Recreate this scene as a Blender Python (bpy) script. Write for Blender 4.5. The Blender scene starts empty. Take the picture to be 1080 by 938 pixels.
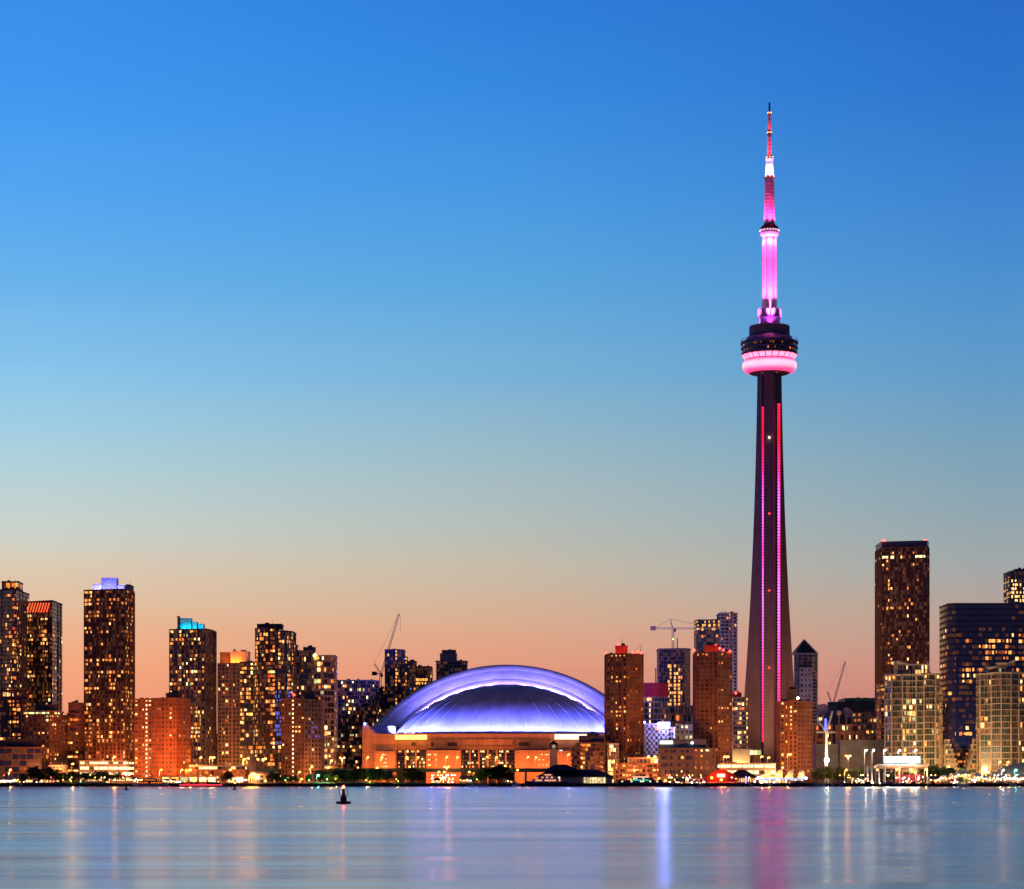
import bpy, math, random
from mathutils import Vector, Matrix, noise
rnd = random.Random(11)
C = bpy.context.scene.collection
SC = bpy.context.scene
# ------------------------------------------------------------------ camera, sky, exposure
F = 2610.0; CX = 540.0; HY = 825.0; CZ = 3.0          # focal length and horizon of the photograph (in its pixels), eye height
cd = bpy.data.cameras.new('camera'); cam = bpy.data.objects.new('camera', cd); C.objects.link(cam)
cam.location = (0, 0, CZ); cam.rotation_euler = (math.radians(90), 0, 0)
cd.sensor_fit = 'HORIZONTAL'; cd.sensor_width = 36; cd.lens = 36*F/1080
cd.shift_x = 0; cd.shift_y = (HY-469)/1080
cd.clip_start = 1; cd.clip_end = 40000
SC.camera = cam
SC.view_settings.view_transform = 'Standard'; SC.view_settings.look = 'None'
SC.view_settings.exposure = 0.0; SC.view_settings.gamma = 1.0; SC.view_settings.use_curve_mapping = False
SC.cycles.use_denoising = True
try: SC.cycles.denoiser = 'OPENIMAGEDENOISE'
except Exception: pass
SC.cycles.max_bounces = 4; SC.cycles.diffuse_bounces = 2; SC.cycles.glossy_bounces = 3
SC.cycles.use_light_tree = True; SC.cycles.use_adaptive_sampling = True; SC.cycles.adaptive_threshold = .004
SC.cycles.sample_clamp_indirect = 25
SC.cycles.caustics_reflective = False; SC.cycles.caustics_refractive = False

def lin(c):
    return tuple(((v/255)/12.92 if v/255 <= .04045 else ((v/255+.055)/1.055)**2.4) for v in c[:3])

W = bpy.data.worlds.new('World'); SC.world = W; W.use_nodes = True
nt = W.node_tree; nt.nodes.clear()
def N(t, typ, **kw):
    n = t.nodes.new(typ)
    for k, v in kw.items(): setattr(n, k, v)
    return n
def M(t, op, a, b=None, c=None):
    n = N(t, 'ShaderNodeMath', operation=op)
    for i, v in enumerate((a, b, c)):
        if v is None: continue
        if isinstance(v, (int, float)): n.inputs[i].default_value = v
        else: t.links.new(v, n.inputs[i])
    return n.outputs[0]
out = N(nt, 'ShaderNodeOutputWorld'); bg = N(nt, 'ShaderNodeBackground')
tc = N(nt, 'ShaderNodeTexCoord'); sx = N(nt, 'ShaderNodeSeparateXYZ'); nt.links.new(tc.outputs['Generated'], sx.inputs[0])
X, Y_, Z = sx.outputs
hor = M(nt, 'SQRT', M(nt, 'ADD', M(nt, 'MULTIPLY', X, X), M(nt, 'MULTIPLY', Y_, Y_)))
el = M(nt, 'ARCTAN2', Z, hor)                           # elevation in radians
def ramp(t, fac, stops, interp='LINEAR'):
    r = N(t, 'ShaderNodeValToRGB'); r.color_ramp.interpolation = interp
    e = r.color_ramp.elements
    while len(e) > 1: e.remove(e[-1])
    for i, (p, c) in enumerate(stops):
        q = e[0] if i == 0 else e.new(p)
        q.position = p; q.color = (*c, 1)
    t.links.new(fac, r.inputs[0]); return r.outputs[0]
def elp(y): return math.atan((HY-y)/F)/0.7                # ramp position of a photograph row
# afterglow sky over the city: measured dusk colours by elevation
def skyr(rows, hor_, hi, top): return [(0.0, lin(hor_))]+[(elp(y), lin(c)) for y, c in sorted(rows, key=lambda r: -r[0])]+[(0.62, lin(hi)), (1.0, lin(top))]
skL = skyr([(0,(56,143,234)),(100,(65,151,239)),(200,(81,164,241)),(300,(103,177,236)),(400,(138,197,235)),(450,(158,205,228)),(500,(178,209,218)),(560,(202,210,204)),(600,(218,204,182)),(650,(234,188,152)),(700,(246,170,128)),(760,(248,154,118))], (236,136,106), (30,92,190), (9,24,80))
skC = skyr([(0,(46,126,218)),(100,(55,138,224)),(200,(72,152,226)),(300,(92,166,222)),(400,(122,178,214)),(480,(156,186,198)),(540,(176,189,188)),(600,(198,187,168)),(650,(216,174,146)),(700,(228,156,128)),(760,(218,132,112))], (208,122,108), (28,84,172), (9,22,72))
skR = skyr([(0,(40,108,200)),(100,(46,116,204)),(200,(60,130,208)),(300,(76,144,208)),(400,(98,156,200)),(480,(124,162,186)),(540,(142,166,178)),(600,(162,168,168)),(650,(184,162,150)),(700,(200,148,136)),(760,(200,128,118))], (190,116,112), (24,76,160), (8,20,66))
east = [(0.0, lin((104,84,112))), (0.12, lin((88,84,130))), (0.35, lin((52,70,128))), (1.0, lin((9,22,70)))]
cmb = N(nt, 'ShaderNodeCombineXYZ'); nt.links.new(M(nt, 'MULTIPLY', M(nt, 'ARCTAN2', X, Y_), 2.2), cmb.inputs[0]); nt.links.new(M(nt, 'MULTIPLY', el, 60.0), cmb.inputs[1])
hz = N(nt, 'ShaderNodeTexNoise'); hz.inputs['Scale'].default_value = 1.6; hz.inputs['Detail'].default_value = 4; nt.links.new(cmb.outputs[0], hz.inputs['Vector'])
ef = M(nt, 'ADD', M(nt, 'DIVIDE', el, 0.7), M(nt, 'MULTIPLY', M(nt, 'SUBTRACT', hz.outputs[0], .5), .012))   # thin haze layers
# the glow is brightest a little left of the camera axis and dies away behind the camera
az = M(nt, 'ARCTAN2', X, Y_)
left = M(nt, 'COSINE', M(nt, 'ADD', az, 0.35))
mixf = N(nt, 'ShaderNodeMapRange'); nt.links.new(left, mixf.inputs[0])
mixf.inputs[1].default_value = -0.35; mixf.inputs[2].default_value = 0.75
mx = N(nt, 'ShaderNodeMix', data_type='RGBA')
nt.links.new(mixf.outputs[0], mx.inputs[0])
def mapr(a, f0, f1):
    r = N(nt, 'ShaderNodeMapRange'); nt.links.new(a, r.inputs[0]); r.inputs[1].default_value = f0; r.inputs[2].default_value = f1; return r.outputs[0]
m1 = N(nt, 'ShaderNodeMix', data_type='RGBA'); nt.links.new(mapr(az, -.19, 0), m1.inputs[0]); nt.links.new(ramp(nt, ef, skL), m1.inputs[6]); nt.links.new(ramp(nt, ef, skC), m1.inputs[7])
m2 = N(nt, 'ShaderNodeMix', data_type='RGBA'); nt.links.new(mapr(az, 0, .19), m2.inputs[0]); nt.links.new(m1.outputs[2], m2.inputs[6]); nt.links.new(ramp(nt, ef, skR), m2.inputs[7])
nt.links.new(ramp(nt, ef, east), mx.inputs[6]); nt.links.new(m2.outputs[2], mx.inputs[7])
nt.links.new(mx.outputs[2], bg.inputs[0]); bg.inputs[1].default_value = 1.0
nt.links.new(bg.outputs[0], out.inputs[0])

# ------------------------------------------------------------------ materials
def mat(name, col, rough=0.8, metal=0.0, var=0.25, vs=0.15, spec=0.3, fine=0.0):
    m = bpy.data.materials.new(name); m.use_nodes = True; t = m.node_tree
    p = t.nodes['Principled BSDF']
    p.inputs['Roughness'].default_value = rough; p.inputs['Metallic'].default_value = metal
    p.inputs['Specular IOR Level'].default_value = spec
    g = N(t, 'ShaderNodeNewGeometry'); no = N(t, 'ShaderNodeTexNoise')
    no.inputs['Scale'].default_value = vs; no.inputs['Detail'].default_value = 4
    t.links.new(g.outputs['Position'], no.inputs['Vector'])
    a = tuple(min(1, v*(1-var)) for v in col); b = tuple(min(1, v*(1+var)) for v in col)
    c = ramp(t, no.outputs[0], [(0.3, a), (0.7, b)])
    t.links.new(c, p.inputs['Base Color'])
    return m
def glass(name, col, rough=0.12, spec=0.6):
    m = mat(name, col, rough, 0, 0.6, 0.35, spec)
    t = m.node_tree; p = t.nodes['Principled BSDF']
    g = N(t, 'ShaderNodeNewGeometry'); no = N(t, 'ShaderNodeTexNoise'); no.inputs['Scale'].default_value = 0.25
    t.links.new(g.outputs['Position'], no.inputs['Vector'])
    mr = N(t, 'ShaderNodeMapRange'); t.links.new(no.outputs[0], mr.inputs[0]); mr.inputs[3].default_value = rough*.5; mr.inputs[4].default_value = rough*2.2
    t.links.new(mr.outputs[0], p.inputs['Roughness'])
    return m
def emit(name, col, s, sample=True, var=0.0, vs=0.8):
    m = bpy.data.materials.new(name); m.use_nodes = True; t = m.node_tree
    p = t.nodes['Principled BSDF']
    p.inputs['Base Color'].default_value = (.02+.01*col[0], .02+.01*col[1], .02+.01*col[2], 1); p.inputs['Roughness'].default_value = .3
    p.inputs['Emission Color'].default_value = (*col, 1); p.inputs['Emission Strength'].default_value = s
    if var:
        g = N(t, 'ShaderNodeNewGeometry'); no = N(t, 'ShaderNodeTexNoise'); no.inputs['Scale'].default_value = vs; no.inputs['Detail'].default_value = 2
        t.links.new(g.outputs['Position'], no.inputs['Vector'])
        mr = N(t, 'ShaderNodeMapRange'); t.links.new(no.outputs[0], mr.inputs[0])
        mr.inputs[1].default_value = .3; mr.inputs[2].default_value = .7
        mr.inputs[3].default_value = s*(1-var); mr.inputs[4].default_value = s*(1+var)
        t.links.new(mr.outputs[0], p.inputs['Emission Strength'])
    m.cycles.emission_sampling = 'FRONT_BACK' if sample else 'NONE'
    return m
MT = dict(
    brown=mat('brown_precast', (.22,.105,.065)), rust=mat('rust_brick', (.30,.12,.06)), tan=mat('tan_precast', (.36,.24,.16)),
    dark=mat('dark_cladding', (.075,.06,.075)), slate=mat('slate_cladding', (.17,.14,.17)), white=mat('pale_concrete', (.4,.36,.31)),
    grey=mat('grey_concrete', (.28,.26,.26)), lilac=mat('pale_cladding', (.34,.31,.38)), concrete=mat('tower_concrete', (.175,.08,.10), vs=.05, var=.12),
    stadium=mat('stadium_concrete', (.38,.24,.18), vs=.08, var=.12), roofw=mat('white_roof_membrane', (.5,.5,.55), .55, vs=.09, var=.2),
    steel=mat('painted_steel', (.5,.48,.5), .5), red=mat('red_paint', (.5,.05,.05), .5), crane=mat('crane_paint', (.55,.3,.22), .5),
    black=mat('black_paint', (.015,.015,.017), .6), road=mat('asphalt', (.05,.05,.052)), pave=mat('quay_concrete', (.13,.12,.115)),
    grass=mat('lawn', (.05,.1,.025)), leaf=mat('leaf', (.05,.085,.025), .7, var=.6, vs=.6), bark=mat('bark', (.09,.06,.045)),
    darkroof=mat('dark_metal_roof', (.03,.035,.045), .5), green=mat('green_copper_roof', (.05,.13,.11), .5),
    hullw=mat('white_hull', (.7,.7,.7), .35), hulld=mat('navy_hull', (.03,.04,.08), .35), wood=mat('timber', (.2,.12,.07)),
    redtarp=mat('red_tarpaulin', (.55,.03,.06), .7), navy=mat('navy_cladding', (.05,.055,.13), .4), canvas=mat('canvas', (.75,.7,.6), .8),
    redwall=mat('red_boards_and_glow', (.17,.035,.025)), louvre=mat('dark_louvre', (.06,.05,.05)), cloth=mat('summer_clothes', (.2,.15,.15), var=.9, vs=1.5),
    radome=mat('white_radome', (.75,.72,.75), .5, vs=.3, var=.1), purple=mat('steel_collar', (.42,.36,.55), .5),
)
GL = dict(glass=glass('dark_glass', (.02,.022,.035)), blue=glass('blue_glass', (.02,.03,.09), .1, .8), green=glass('green_glass', (.03,.06,.05)),
          brown=glass('bronze_glass', (.05,.025,.02), .25, .4))
LIT = [emit('window_orange', (1,.24,.035), 1.15, False, .6), emit('window_amber', (1,.40,.08), 1.6, False, .5),
       emit('window_warm_white', (1,.55,.17), 2.2, False, .5), emit('window_pale_yellow', (1,.72,.32), 2.6, False, .4),
       emit('window_dim', (1,.27,.06), .22, False, .6), emit('window_green_white', (.75,.85,.35), .7, False, .5),
       emit('window_blue', (.16,.2,1), .7, False, .4), emit('window_red', (1,.05,.02), 1.0, False, .4), emit('window_faint', (1,.33,.12), .075, False, .8)]
PAL = dict(warm=(5,5,3,1.5,10,.6,0,0), orange=(8,6,2,.5,11,0,0,.3), yellow=(2,5,4,2,8,2,0,0), mixed=(5,4,2,1.5,11,.6,.6,.3), dimmed=(4,2,.5,.2,10,0,0,0), white=(0,2,5,6,1,2,0,0))

def pour_marks(m):                                       # concrete lifts every few metres and long rain stains
    t = m.node_tree; p = t.nodes['Principled BSDF']; src = p.inputs['Base Color'].links[0].from_socket
    g = N(t, 'ShaderNodeNewGeometry'); s_ = N(t, 'ShaderNodeSeparateXYZ'); t.links.new(g.outputs['Position'], s_.inputs[0])
    fr = M(t, 'FRACT', M(t, 'DIVIDE', s_.outputs[2], 6.1)); line = M(t, 'LESS_THAN', fr, .09)
    wn = N(t, 'ShaderNodeTexWhiteNoise', noise_dimensions='1D'); t.links.new(M(t, 'FLOOR', M(t, 'DIVIDE', s_.outputs[2], 6.1)), wn.inputs['W'])
    mp = N(t, 'ShaderNodeMapping'); mp.inputs['Scale'].default_value = (.5, .5, .015); t.links.new(g.outputs['Position'], mp.inputs[0])
    no = N(t, 'ShaderNodeTexNoise'); no.inputs['Detail'].default_value = 4; no.inputs['Scale'].default_value = 1; t.links.new(mp.outputs[0], no.inputs['Vector'])
    f = M(t, 'ADD', M(t, 'MULTIPLY', wn.outputs[0], .12), M(t, 'MULTIPLY', no.outputs[0], .9)); f = M(t, 'SUBTRACT', M(t, 'ADD', f, .5), M(t, 'MULTIPLY', line, .14))
    v = N(t, 'ShaderNodeVectorMath', operation='SCALE'); t.links.new(src, v.inputs[0]); t.links.new(f, v.inputs['Scale']); t.links.new(v.outputs[0], p.inputs['Base Color'])
pour_marks(MT['concrete']); pour_marks(MT['stadium'])

# ------------------------------------------------------------------ mesh tools
def wx(px, Y): return (px-CX)*Y/F
def wz(py, Y): return CZ-(py-HY)*Y/F
GZ = 2.0
class MB:
    def __init__(s): s.v = []; s.f = []; s.m = []
    def add(s, vs, fs, mi=0):
        b = len(s.v); s.v += [tuple(v) for v in vs]; s.f += [tuple(b+i for i in f) for f in fs]; s.m += [mi]*len(fs); return s
    def prism(s, poly, z0, z1, mi=0, top=None):
        n = len(poly); tp = top or poly
        vs = [(x, y, z0) for x, y in poly]+[(x, y, z1) for x, y in tp]
        fs = [(i, (i+1) % n, (i+1) % n+n, i+n) for i in range(n)]+[tuple(range(n-1, -1, -1)), tuple(range(n, 2*n))]
        return s.add(vs, fs, mi)
    def box(s, x0, x1, y0, y1, z0, z1, mi=0): return s.prism([(x0,y0),(x1,y0),(x1,y1),(x0,y1)], z0, z1, mi)
    def quad(s, a, b, c, d, mi=0): return s.add([a,b,c,d], [(0,1,2,3)], mi)
    def tube(s, p, q, r0, r1=None, n=5, mi=0):
        r1 = r0 if r1 is None else r1
        p = Vector(p); q = Vector(q); d = (q-p).normalized()
        u = d.orthogonal().normalized(); w = d.cross(u)
        vs = []
        for c, r in ((p, r0), (q, r1)):
            for i in range(n):
                a = 2*math.pi*i/n; vs.append(c+u*(math.cos(a)*r)+w*(math.sin(a)*r))
        fs = [(i, (i+1) % n, (i+1) % n+n, i+n) for i in range(n)]+[tuple(range(n-1, -1, -1)), tuple(range(n, 2*n))]
        return s.add(vs, fs, mi)
    def lathe(s, prof, cx, cy, n=32, mi=0, a0=0, a1=2*math.pi, sq=1.0):
        full = abs(a1-a0-2*math.pi) < 1e-6; k = n if full else n+1
        vs = []; fs = []
        for r, z in prof:
            for i in range(k):
                a = a0+(a1-a0)*i/n; vs.append((cx+r*math.cos(a), cy+r*math.sin(a)*sq, z))
        for j in range(len(prof)-1):
            for i in range(n):
                i2 = (i+1) % k
                fs.append((j*k+i, j*k+i2, (j+1)*k+i2, (j+1)*k+i))
        return s.add(vs, fs, mi)
    def ball(s, c, r, n=8, mi=0, sz=1.0):
        pr = [(max(r*math.sin(math.pi*j/6), r*.02), c[2]-r*sz*math.cos(math.pi*j/6)) for j in range(7)]
        return s.lathe(pr, c[0], c[1], n, mi)
    def build(s, name, mats, parent=None, smooth=False):
        me = bpy.data.meshes.new(name)
        off = wloc(parent) if parent else Vector((0,0,0))
        me.from_pydata([(x-off.x, y-off.y, z-off.z) for x, y, z in s.v], [], s.f)
        for m in (mats if isinstance(mats, (list, tuple)) else [mats]): me.materials.append(m)
        me.polygons.foreach_set('material_index', s.m)
        if smooth: me.polygons.foreach_set('use_smooth', [True]*len(s.f))
        me.update()
        o = bpy.data.objects.new(name, me); C.objects.link(o)
        if parent: o.parent = parent
        return o
def wloc(o):
    v = Vector((0,0,0))
    while o: v += o.location; o = o.parent
    return v
def thing(name, label, cat, loc, group=None):
    o = bpy.data.objects.new(name, None); C.objects.link(o); o.location = loc
    o.empty_display_size = 2
    o['label'] = label; o['category'] = cat
    if group: o['group'] = group
    return o
def tag(o, label, cat, group=None):
    o['label'] = label; o['category'] = cat
    if group: o['group'] = group
    return o
def struct(o, kind='structure'): o['kind'] = kind; return o
def copy_tree(o, parent=None):
    c = o.copy(); C.objects.link(c); c.parent = parent
    for ch in list(o.children): copy_tree(ch, c)
    return c
def light(kind, name, loc, col, energy, parent=None, size=.3, aim=None, spot=60, blend=.6):
    l = bpy.data.lights.new(name, kind); l.color = col; l.energy = energy
    l.shadow_soft_size = size
    if kind == 'SPOT': l.spot_size = math.radians(spot); l.spot_blend = blend
    o = bpy.data.objects.new(name, l); C.objects.link(o)
    o.location = Vector(loc)-(wloc(parent) if parent else Vector((0,0,0)))
    if parent: o.parent = parent
    if aim: o.rotation_euler = (Vector(aim)-Vector(loc)).to_track_quat('-Z', 'Y').to_euler()
    return o
def offs(poly, d):
    n = len(poly); r = []
    for i in range(n):
        p0 = Vector(poly[i-1]); p = Vector(poly[i]); p1 = Vector(poly[(i+1) % n])
        e0 = (p-p0).normalized(); e1 = (p1-p).normalized()
        n0 = Vector((e0.y, -e0.x)); n1 = Vector((e1.y, -e1.x)); b = (n0+n1)
        k = b.dot(n0)
        q = p+b*(d/max(k, .35)); r.append((q.x, q.y))
    return r

# ------------------------------------------------------------------ buildings
# a tier: front = visible outline from left to right as (photo column, distance), back = extra depth in metres, top/bot = photo rows
ST = dict(
    precast=dict(fh=3.0, cw=3.6, band=(1.0,.25), pier=(1.1,.32), ww=.86, wh=.9, wall='brown', glass='brown', lit=.12, pal='orange'),
    punched=dict(fh=3.1, cw=3.3, band=(1.3,.20), pier=(1.4,.26), ww=.9, wh=.9, wall='rust', glass='brown', lit=.15, pal='orange'),
    condo=dict(fh=3.0, cw=4.4, sub=2, band=(.5,.7), pier=(.6,.4), ww=.95, wh=.95, wall='slate', glass='glass', lit=.2, pal='warm'),
    glassy=dict(fh=3.1, cw=3.0, sub=2, band=(.35,.2), pier=(.22,.12), ww=.97, wh=.97, wall='dark', glass='blue', lit=.12, pal='mixed'),
    white=dict(fh=4.4, cw=7.0, sub=3, band=(.3,1.2), pier=(.55,.9), ww=.96, wh=.96, wall='white', glass='green', lit=.12, pal='warm'),
    office=dict(fh=4.6, cw=3.0, band=(.25,.3), pier=(.14,.1), ww=.96, wh=.62, wall='navy', glass='blue', lit=.12, pal='orange'),
)
meshcache = {}
def pane_mesh(w, h, m):
    k = (round(w, 1), round(h, 1), m.name)
    if k not in meshcache:
        me = bpy.data.meshes.new('window'); w, h = k[0], k[1]
        me.from_pydata([(-w/2,0,-h/2), (w/2,0,-h/2), (w/2,0,h/2), (-w/2,0,h/2)], [], [(0,1,2,3)])
        me.materials.append(m); meshcache[k] = me
    return meshcache[k]
def tier(root, cells, front, top, bot=None, back=30, style='condo', part='wall', windows=True, zone=None, roof=True, lip=True, jl=True, jr=True, **kw):
    s = dict(ST[style]); s.update(kw)
    yr = min(p[1] for p in front)
    z1 = wz(top, yr); z0 = GZ if bot is None else wz(bot, yr)
    pts = [(wx(px, Y), Y) for px, Y in front]
    yb = max(p[1] for p in front)+back
    # on the sides turned to the lake axis the far corner is the one that bounds the outline; keep the side wall square to the front
    xl, xr = pts[0][0], pts[-1][0]
    if front[0][0] > CX and jl:
        xl = wx(front[0][0], yb)
        if xl < pts[1][0]-1: pts[0] = (xl, pts[0][1])
    if front[-1][0] < CX and jr:
        xr = wx(front[-1][0], yb)
        if xr > pts[-2][0]+1: pts[-1] = (xr, pts[-1][1])
    poly = pts+[(xr, yb), (xl, yb)]
    nf = max(1, round((z1-z0)/s['fh'])); fh = (z1-z0)/nf
    bh, bd = s['band']; pw, pd = s['pier']; sub = s.get('sub', 1)
    if not windows: bd = .05
    mb = MB(); mb.prism(poly, z0, z1)
    if windows:
        op = offs(poly, bd)
        for k in range(nf):
            z = z0+k*fh
            mb.prism(op, z, z+bh*fh/3)
    if lip: mb.prism(offs(poly, bd+.12), z1-.5, z1+.7)
    if windows:
        bot_z = bh*fh/3
        n = len(poly)
        for i in range(n):
            if i == len(pts): continue                       # the rear wall
            P = Vector(poly[i]); Q = Vector(poly[(i+1) % n]); L = (Q-P).length
            if L < 1.0: continue
            d = (Q-P)/L; nn = Vector((d.y, -d.x)); isfront = i < len(pts)-1
            nc = max(1, round(L/s['cw'])); cw = L/nc; yaw = math.atan2(d.y, d.x)
            every = rnd.choice((2,3,4)) if style in ('condo','precast','glassy') else 0
            for c in range(nc+1):
                hv = every and c % every == 0 and 0 < c < nc; q_ = pw/2*(1.9 if hv else 1)
                c0 = max(0, c*cw-q_); c1 = min(L, c*cw+q_)
                a = P+d*c0; b = P+d*c1; pd = s['pier'][1]*(1.6 if hv else 1)+(.25 if hv else 0)
                mb.prism([(a+nn*pd)[:], (b+nn*pd)[:], (b-nn*.05)[:], (a-nn*.05)[:]], z0, z1-.02)
            ww = (cw-pw)*s['ww']; wh = (fh-bot_z)*s['wh']
            # columns of flats keep their lamps on at different rates; some floors are busier
            colf = [rnd.choice((.15,.45,1,1.9,3.0)) for _ in range(nc)]
            per = [rnd.choice((1,1,1,.55,.7)) for _ in range(rnd.choice((3,4,5)))]; per = [1]*9 if style in ('white','office') or sub > 1 else per
            for k in range(nf):
                rowf = rnd.choice((.3,.7,1,1,1.7,2.2)); prev = False
                for c in range(nc*sub):
                    u_ = (c//sub)*cw+pw/2+(cw-pw)*((c % sub)+.5)/sub
                    ctr = P+d*u_+nn*.06; w1 = ww*per[c % len(per)] if sub == 1 else (cw-pw)/sub*.92
                    z = z0+k*fh+bot_z+(fh-bot_z)/2
                    pr = s['lit']*.95*colf[c//sub]*rowf*.8+(.22 if prev else 0)
                    mi = None
                    if zone:
                        r = zone(u_/L if isfront else -1, (k+.5)/nf, i)
                        if r is not None:
                            if isinstance(r, tuple): pr, mi = r
                            else: pr = pr*r
                    lit = rnd.random() < pr; prev = lit
                    if lit and mi is None: mi = rnd.choices(range(8), PAL[s['pal']])[0]
                    w_, h_, cc = w1, wh, ctr
                    if lit and s['pal'] != 'white' and style != 'office': h_ = wh*rnd.choice((.62,.75,.9)); z += (wh-h_)*.3
                    if lit and rnd.random() < .5 and w1 > 1.6 and s['pal'] != 'white':
                        w_ = w1*.55; cc = ctr+d*rnd.choice((-.2, .2))*w1
                        cells.append((cc.x, cc.y, z+(0 if rnd.random()<.6 else h_*.1), yaw, w_, h_*rnd.choice((1,.8,.65)), LIT[mi], isfront, lit))
                        c2 = ctr+d*(.28*w1 if (cc-ctr).dot(d) < 0 else -.28*w1)
                        cells.append((c2.x-nn.x*.02, c2.y-nn.y*.02, z, yaw, w1*.38, h_, GL[s['glass']], isfront, False))
                    else:
                        cells.append((cc.x, cc.y, z, yaw, w_, h_, LIT[mi] if lit else (LIT[8] if rnd.random() < .3 and s['lit'] > 0 else GL[s['glass']]), isfront, lit))
    mats = [MT[s['wall']]]
    o = mb.build(part, mats, root)
    if roof:
        w0, w1 = pts[0][0], pts[-1][0]; yy = max(p[1] for p in front)
        r_ = random.Random(int(front[0][0]*7+top))
        for _ in range(r_.choice((2,3,4))):
            if w1-w0 < 6: break
            u = MB(); x = r_.uniform(w0+1.5, w1-3.5); y = yy+r_.uniform(2, max(3, back-6)); a = r_.uniform(1.2, 3)
            u.box(x, x+a, y, y+r_.uniform(1.5, 3), z1-.1, z1+r_.uniform(1.2, 2.4)); u.build('rooftop_unit', MT['dark'], root)
        for _ in range(r_.choice((0,1,2,3))):
            u = MB(); x = r_.uniform(w0+1, w1-1); y = yy+r_.uniform(1, max(2, back-4))
            u.tube((x, y, z1), (x, y, z1+r_.uniform(3, 6)), .14, .08, 4); u.build('antenna', MT['dark'], root)
    return o
def finish(root, cells, cap=100):
    order = sorted(range(len(cells)), key=lambda i: (not cells[i][7], not cells[i][8], rnd.random()))
    if len(cells) <= cap: ind, rest = order, []
    else: ind, rest = order[:cap], order[cap:]
    off = wloc(root)
    for i in ind:
        x, y, z, yaw, w, h, m, fr, lt = cells[i]
        o = bpy.data.objects.new('window', pane_mesh(w, h, m)); C.objects.link(o)
        o.parent = root; o.location = (x-off.x, y-off.y, z-off.z); o.rotation_euler = (0, 0, yaw)
    if rest:
        mb = MB(); ms = []; idx = {}
        for i in rest:
            x, y, z, yaw, w, h, m, fr, lt = cells[i]
            if m.name not in idx: idx[m.name] = len(ms); ms.append(m)
            c, s_ = math.cos(yaw)*w/2, math.sin(yaw)*w/2
            mb.quad((x-c, y-s_, z-h/2), (x+c, y+s_, z-h/2), (x+c, y+s_, z+h/2), (x-c, y-s_, z+h/2), idx[m.name])
        o = mb.build('window', ms, root); o['kind'] = 'stuff'
def bld(name, label, tiers, cat='building', group=None, cap=100, red=()):
    f = tiers[0]['front']; yr = min(p[1] for p in f)
    root = thing(name, label, cat, (wx((f[0][0]+f[-1][0])/2, yr), yr, GZ), group)
    cells = []
    for t in tiers:
        a, c = t['front'][0][0], t['front'][-1][0]
        t.setdefault('jl', not any(abs(q['front'][-1][0]-a) < 1.6 for q in tiers if q is not t))
        t.setdefault('jr', not any(abs(q['front'][0][0]-c) < 1.6 for q in tiers if q is not t))
        tier(root, cells, **t)
    finish(root, cells, cap)
    for px, py, Y in red:
        m = MB(); c = (wx(px, Y), Y, wz(py, Y)); m.ball(c, .85, 6); m.tube((c[0], c[1], c[2]-1.6), c, .12, .12, 4, 1)
        m.build('warning_light', [MRED, MT['black']], root)
    return root
def T(front, top, **kw): return dict(front=front, top=top, **kw)
MRED = emit('red_warning_lamp', (1,.03,.02), 14)
MSOD = emit('sodium_lamp', (1,.30,.04), 16)
MWHL = emit('white_lamp', (1,.85,.6), 40)
MBLU = emit('blue_white_floodlight', (.24,.24,1), 90)
MGRN = emit('green_lamp', (.1,.9,.5), 25)
def box_part(root, name, px0, px1, py0, py1, Y, depth, m, grp=None):
    mb = MB(); mb.box(wx(px0, Y), wx(px1, Y), Y, Y+depth, wz(py1, Y), wz(py0, Y)); return mb.build(name, m, root)

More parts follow.
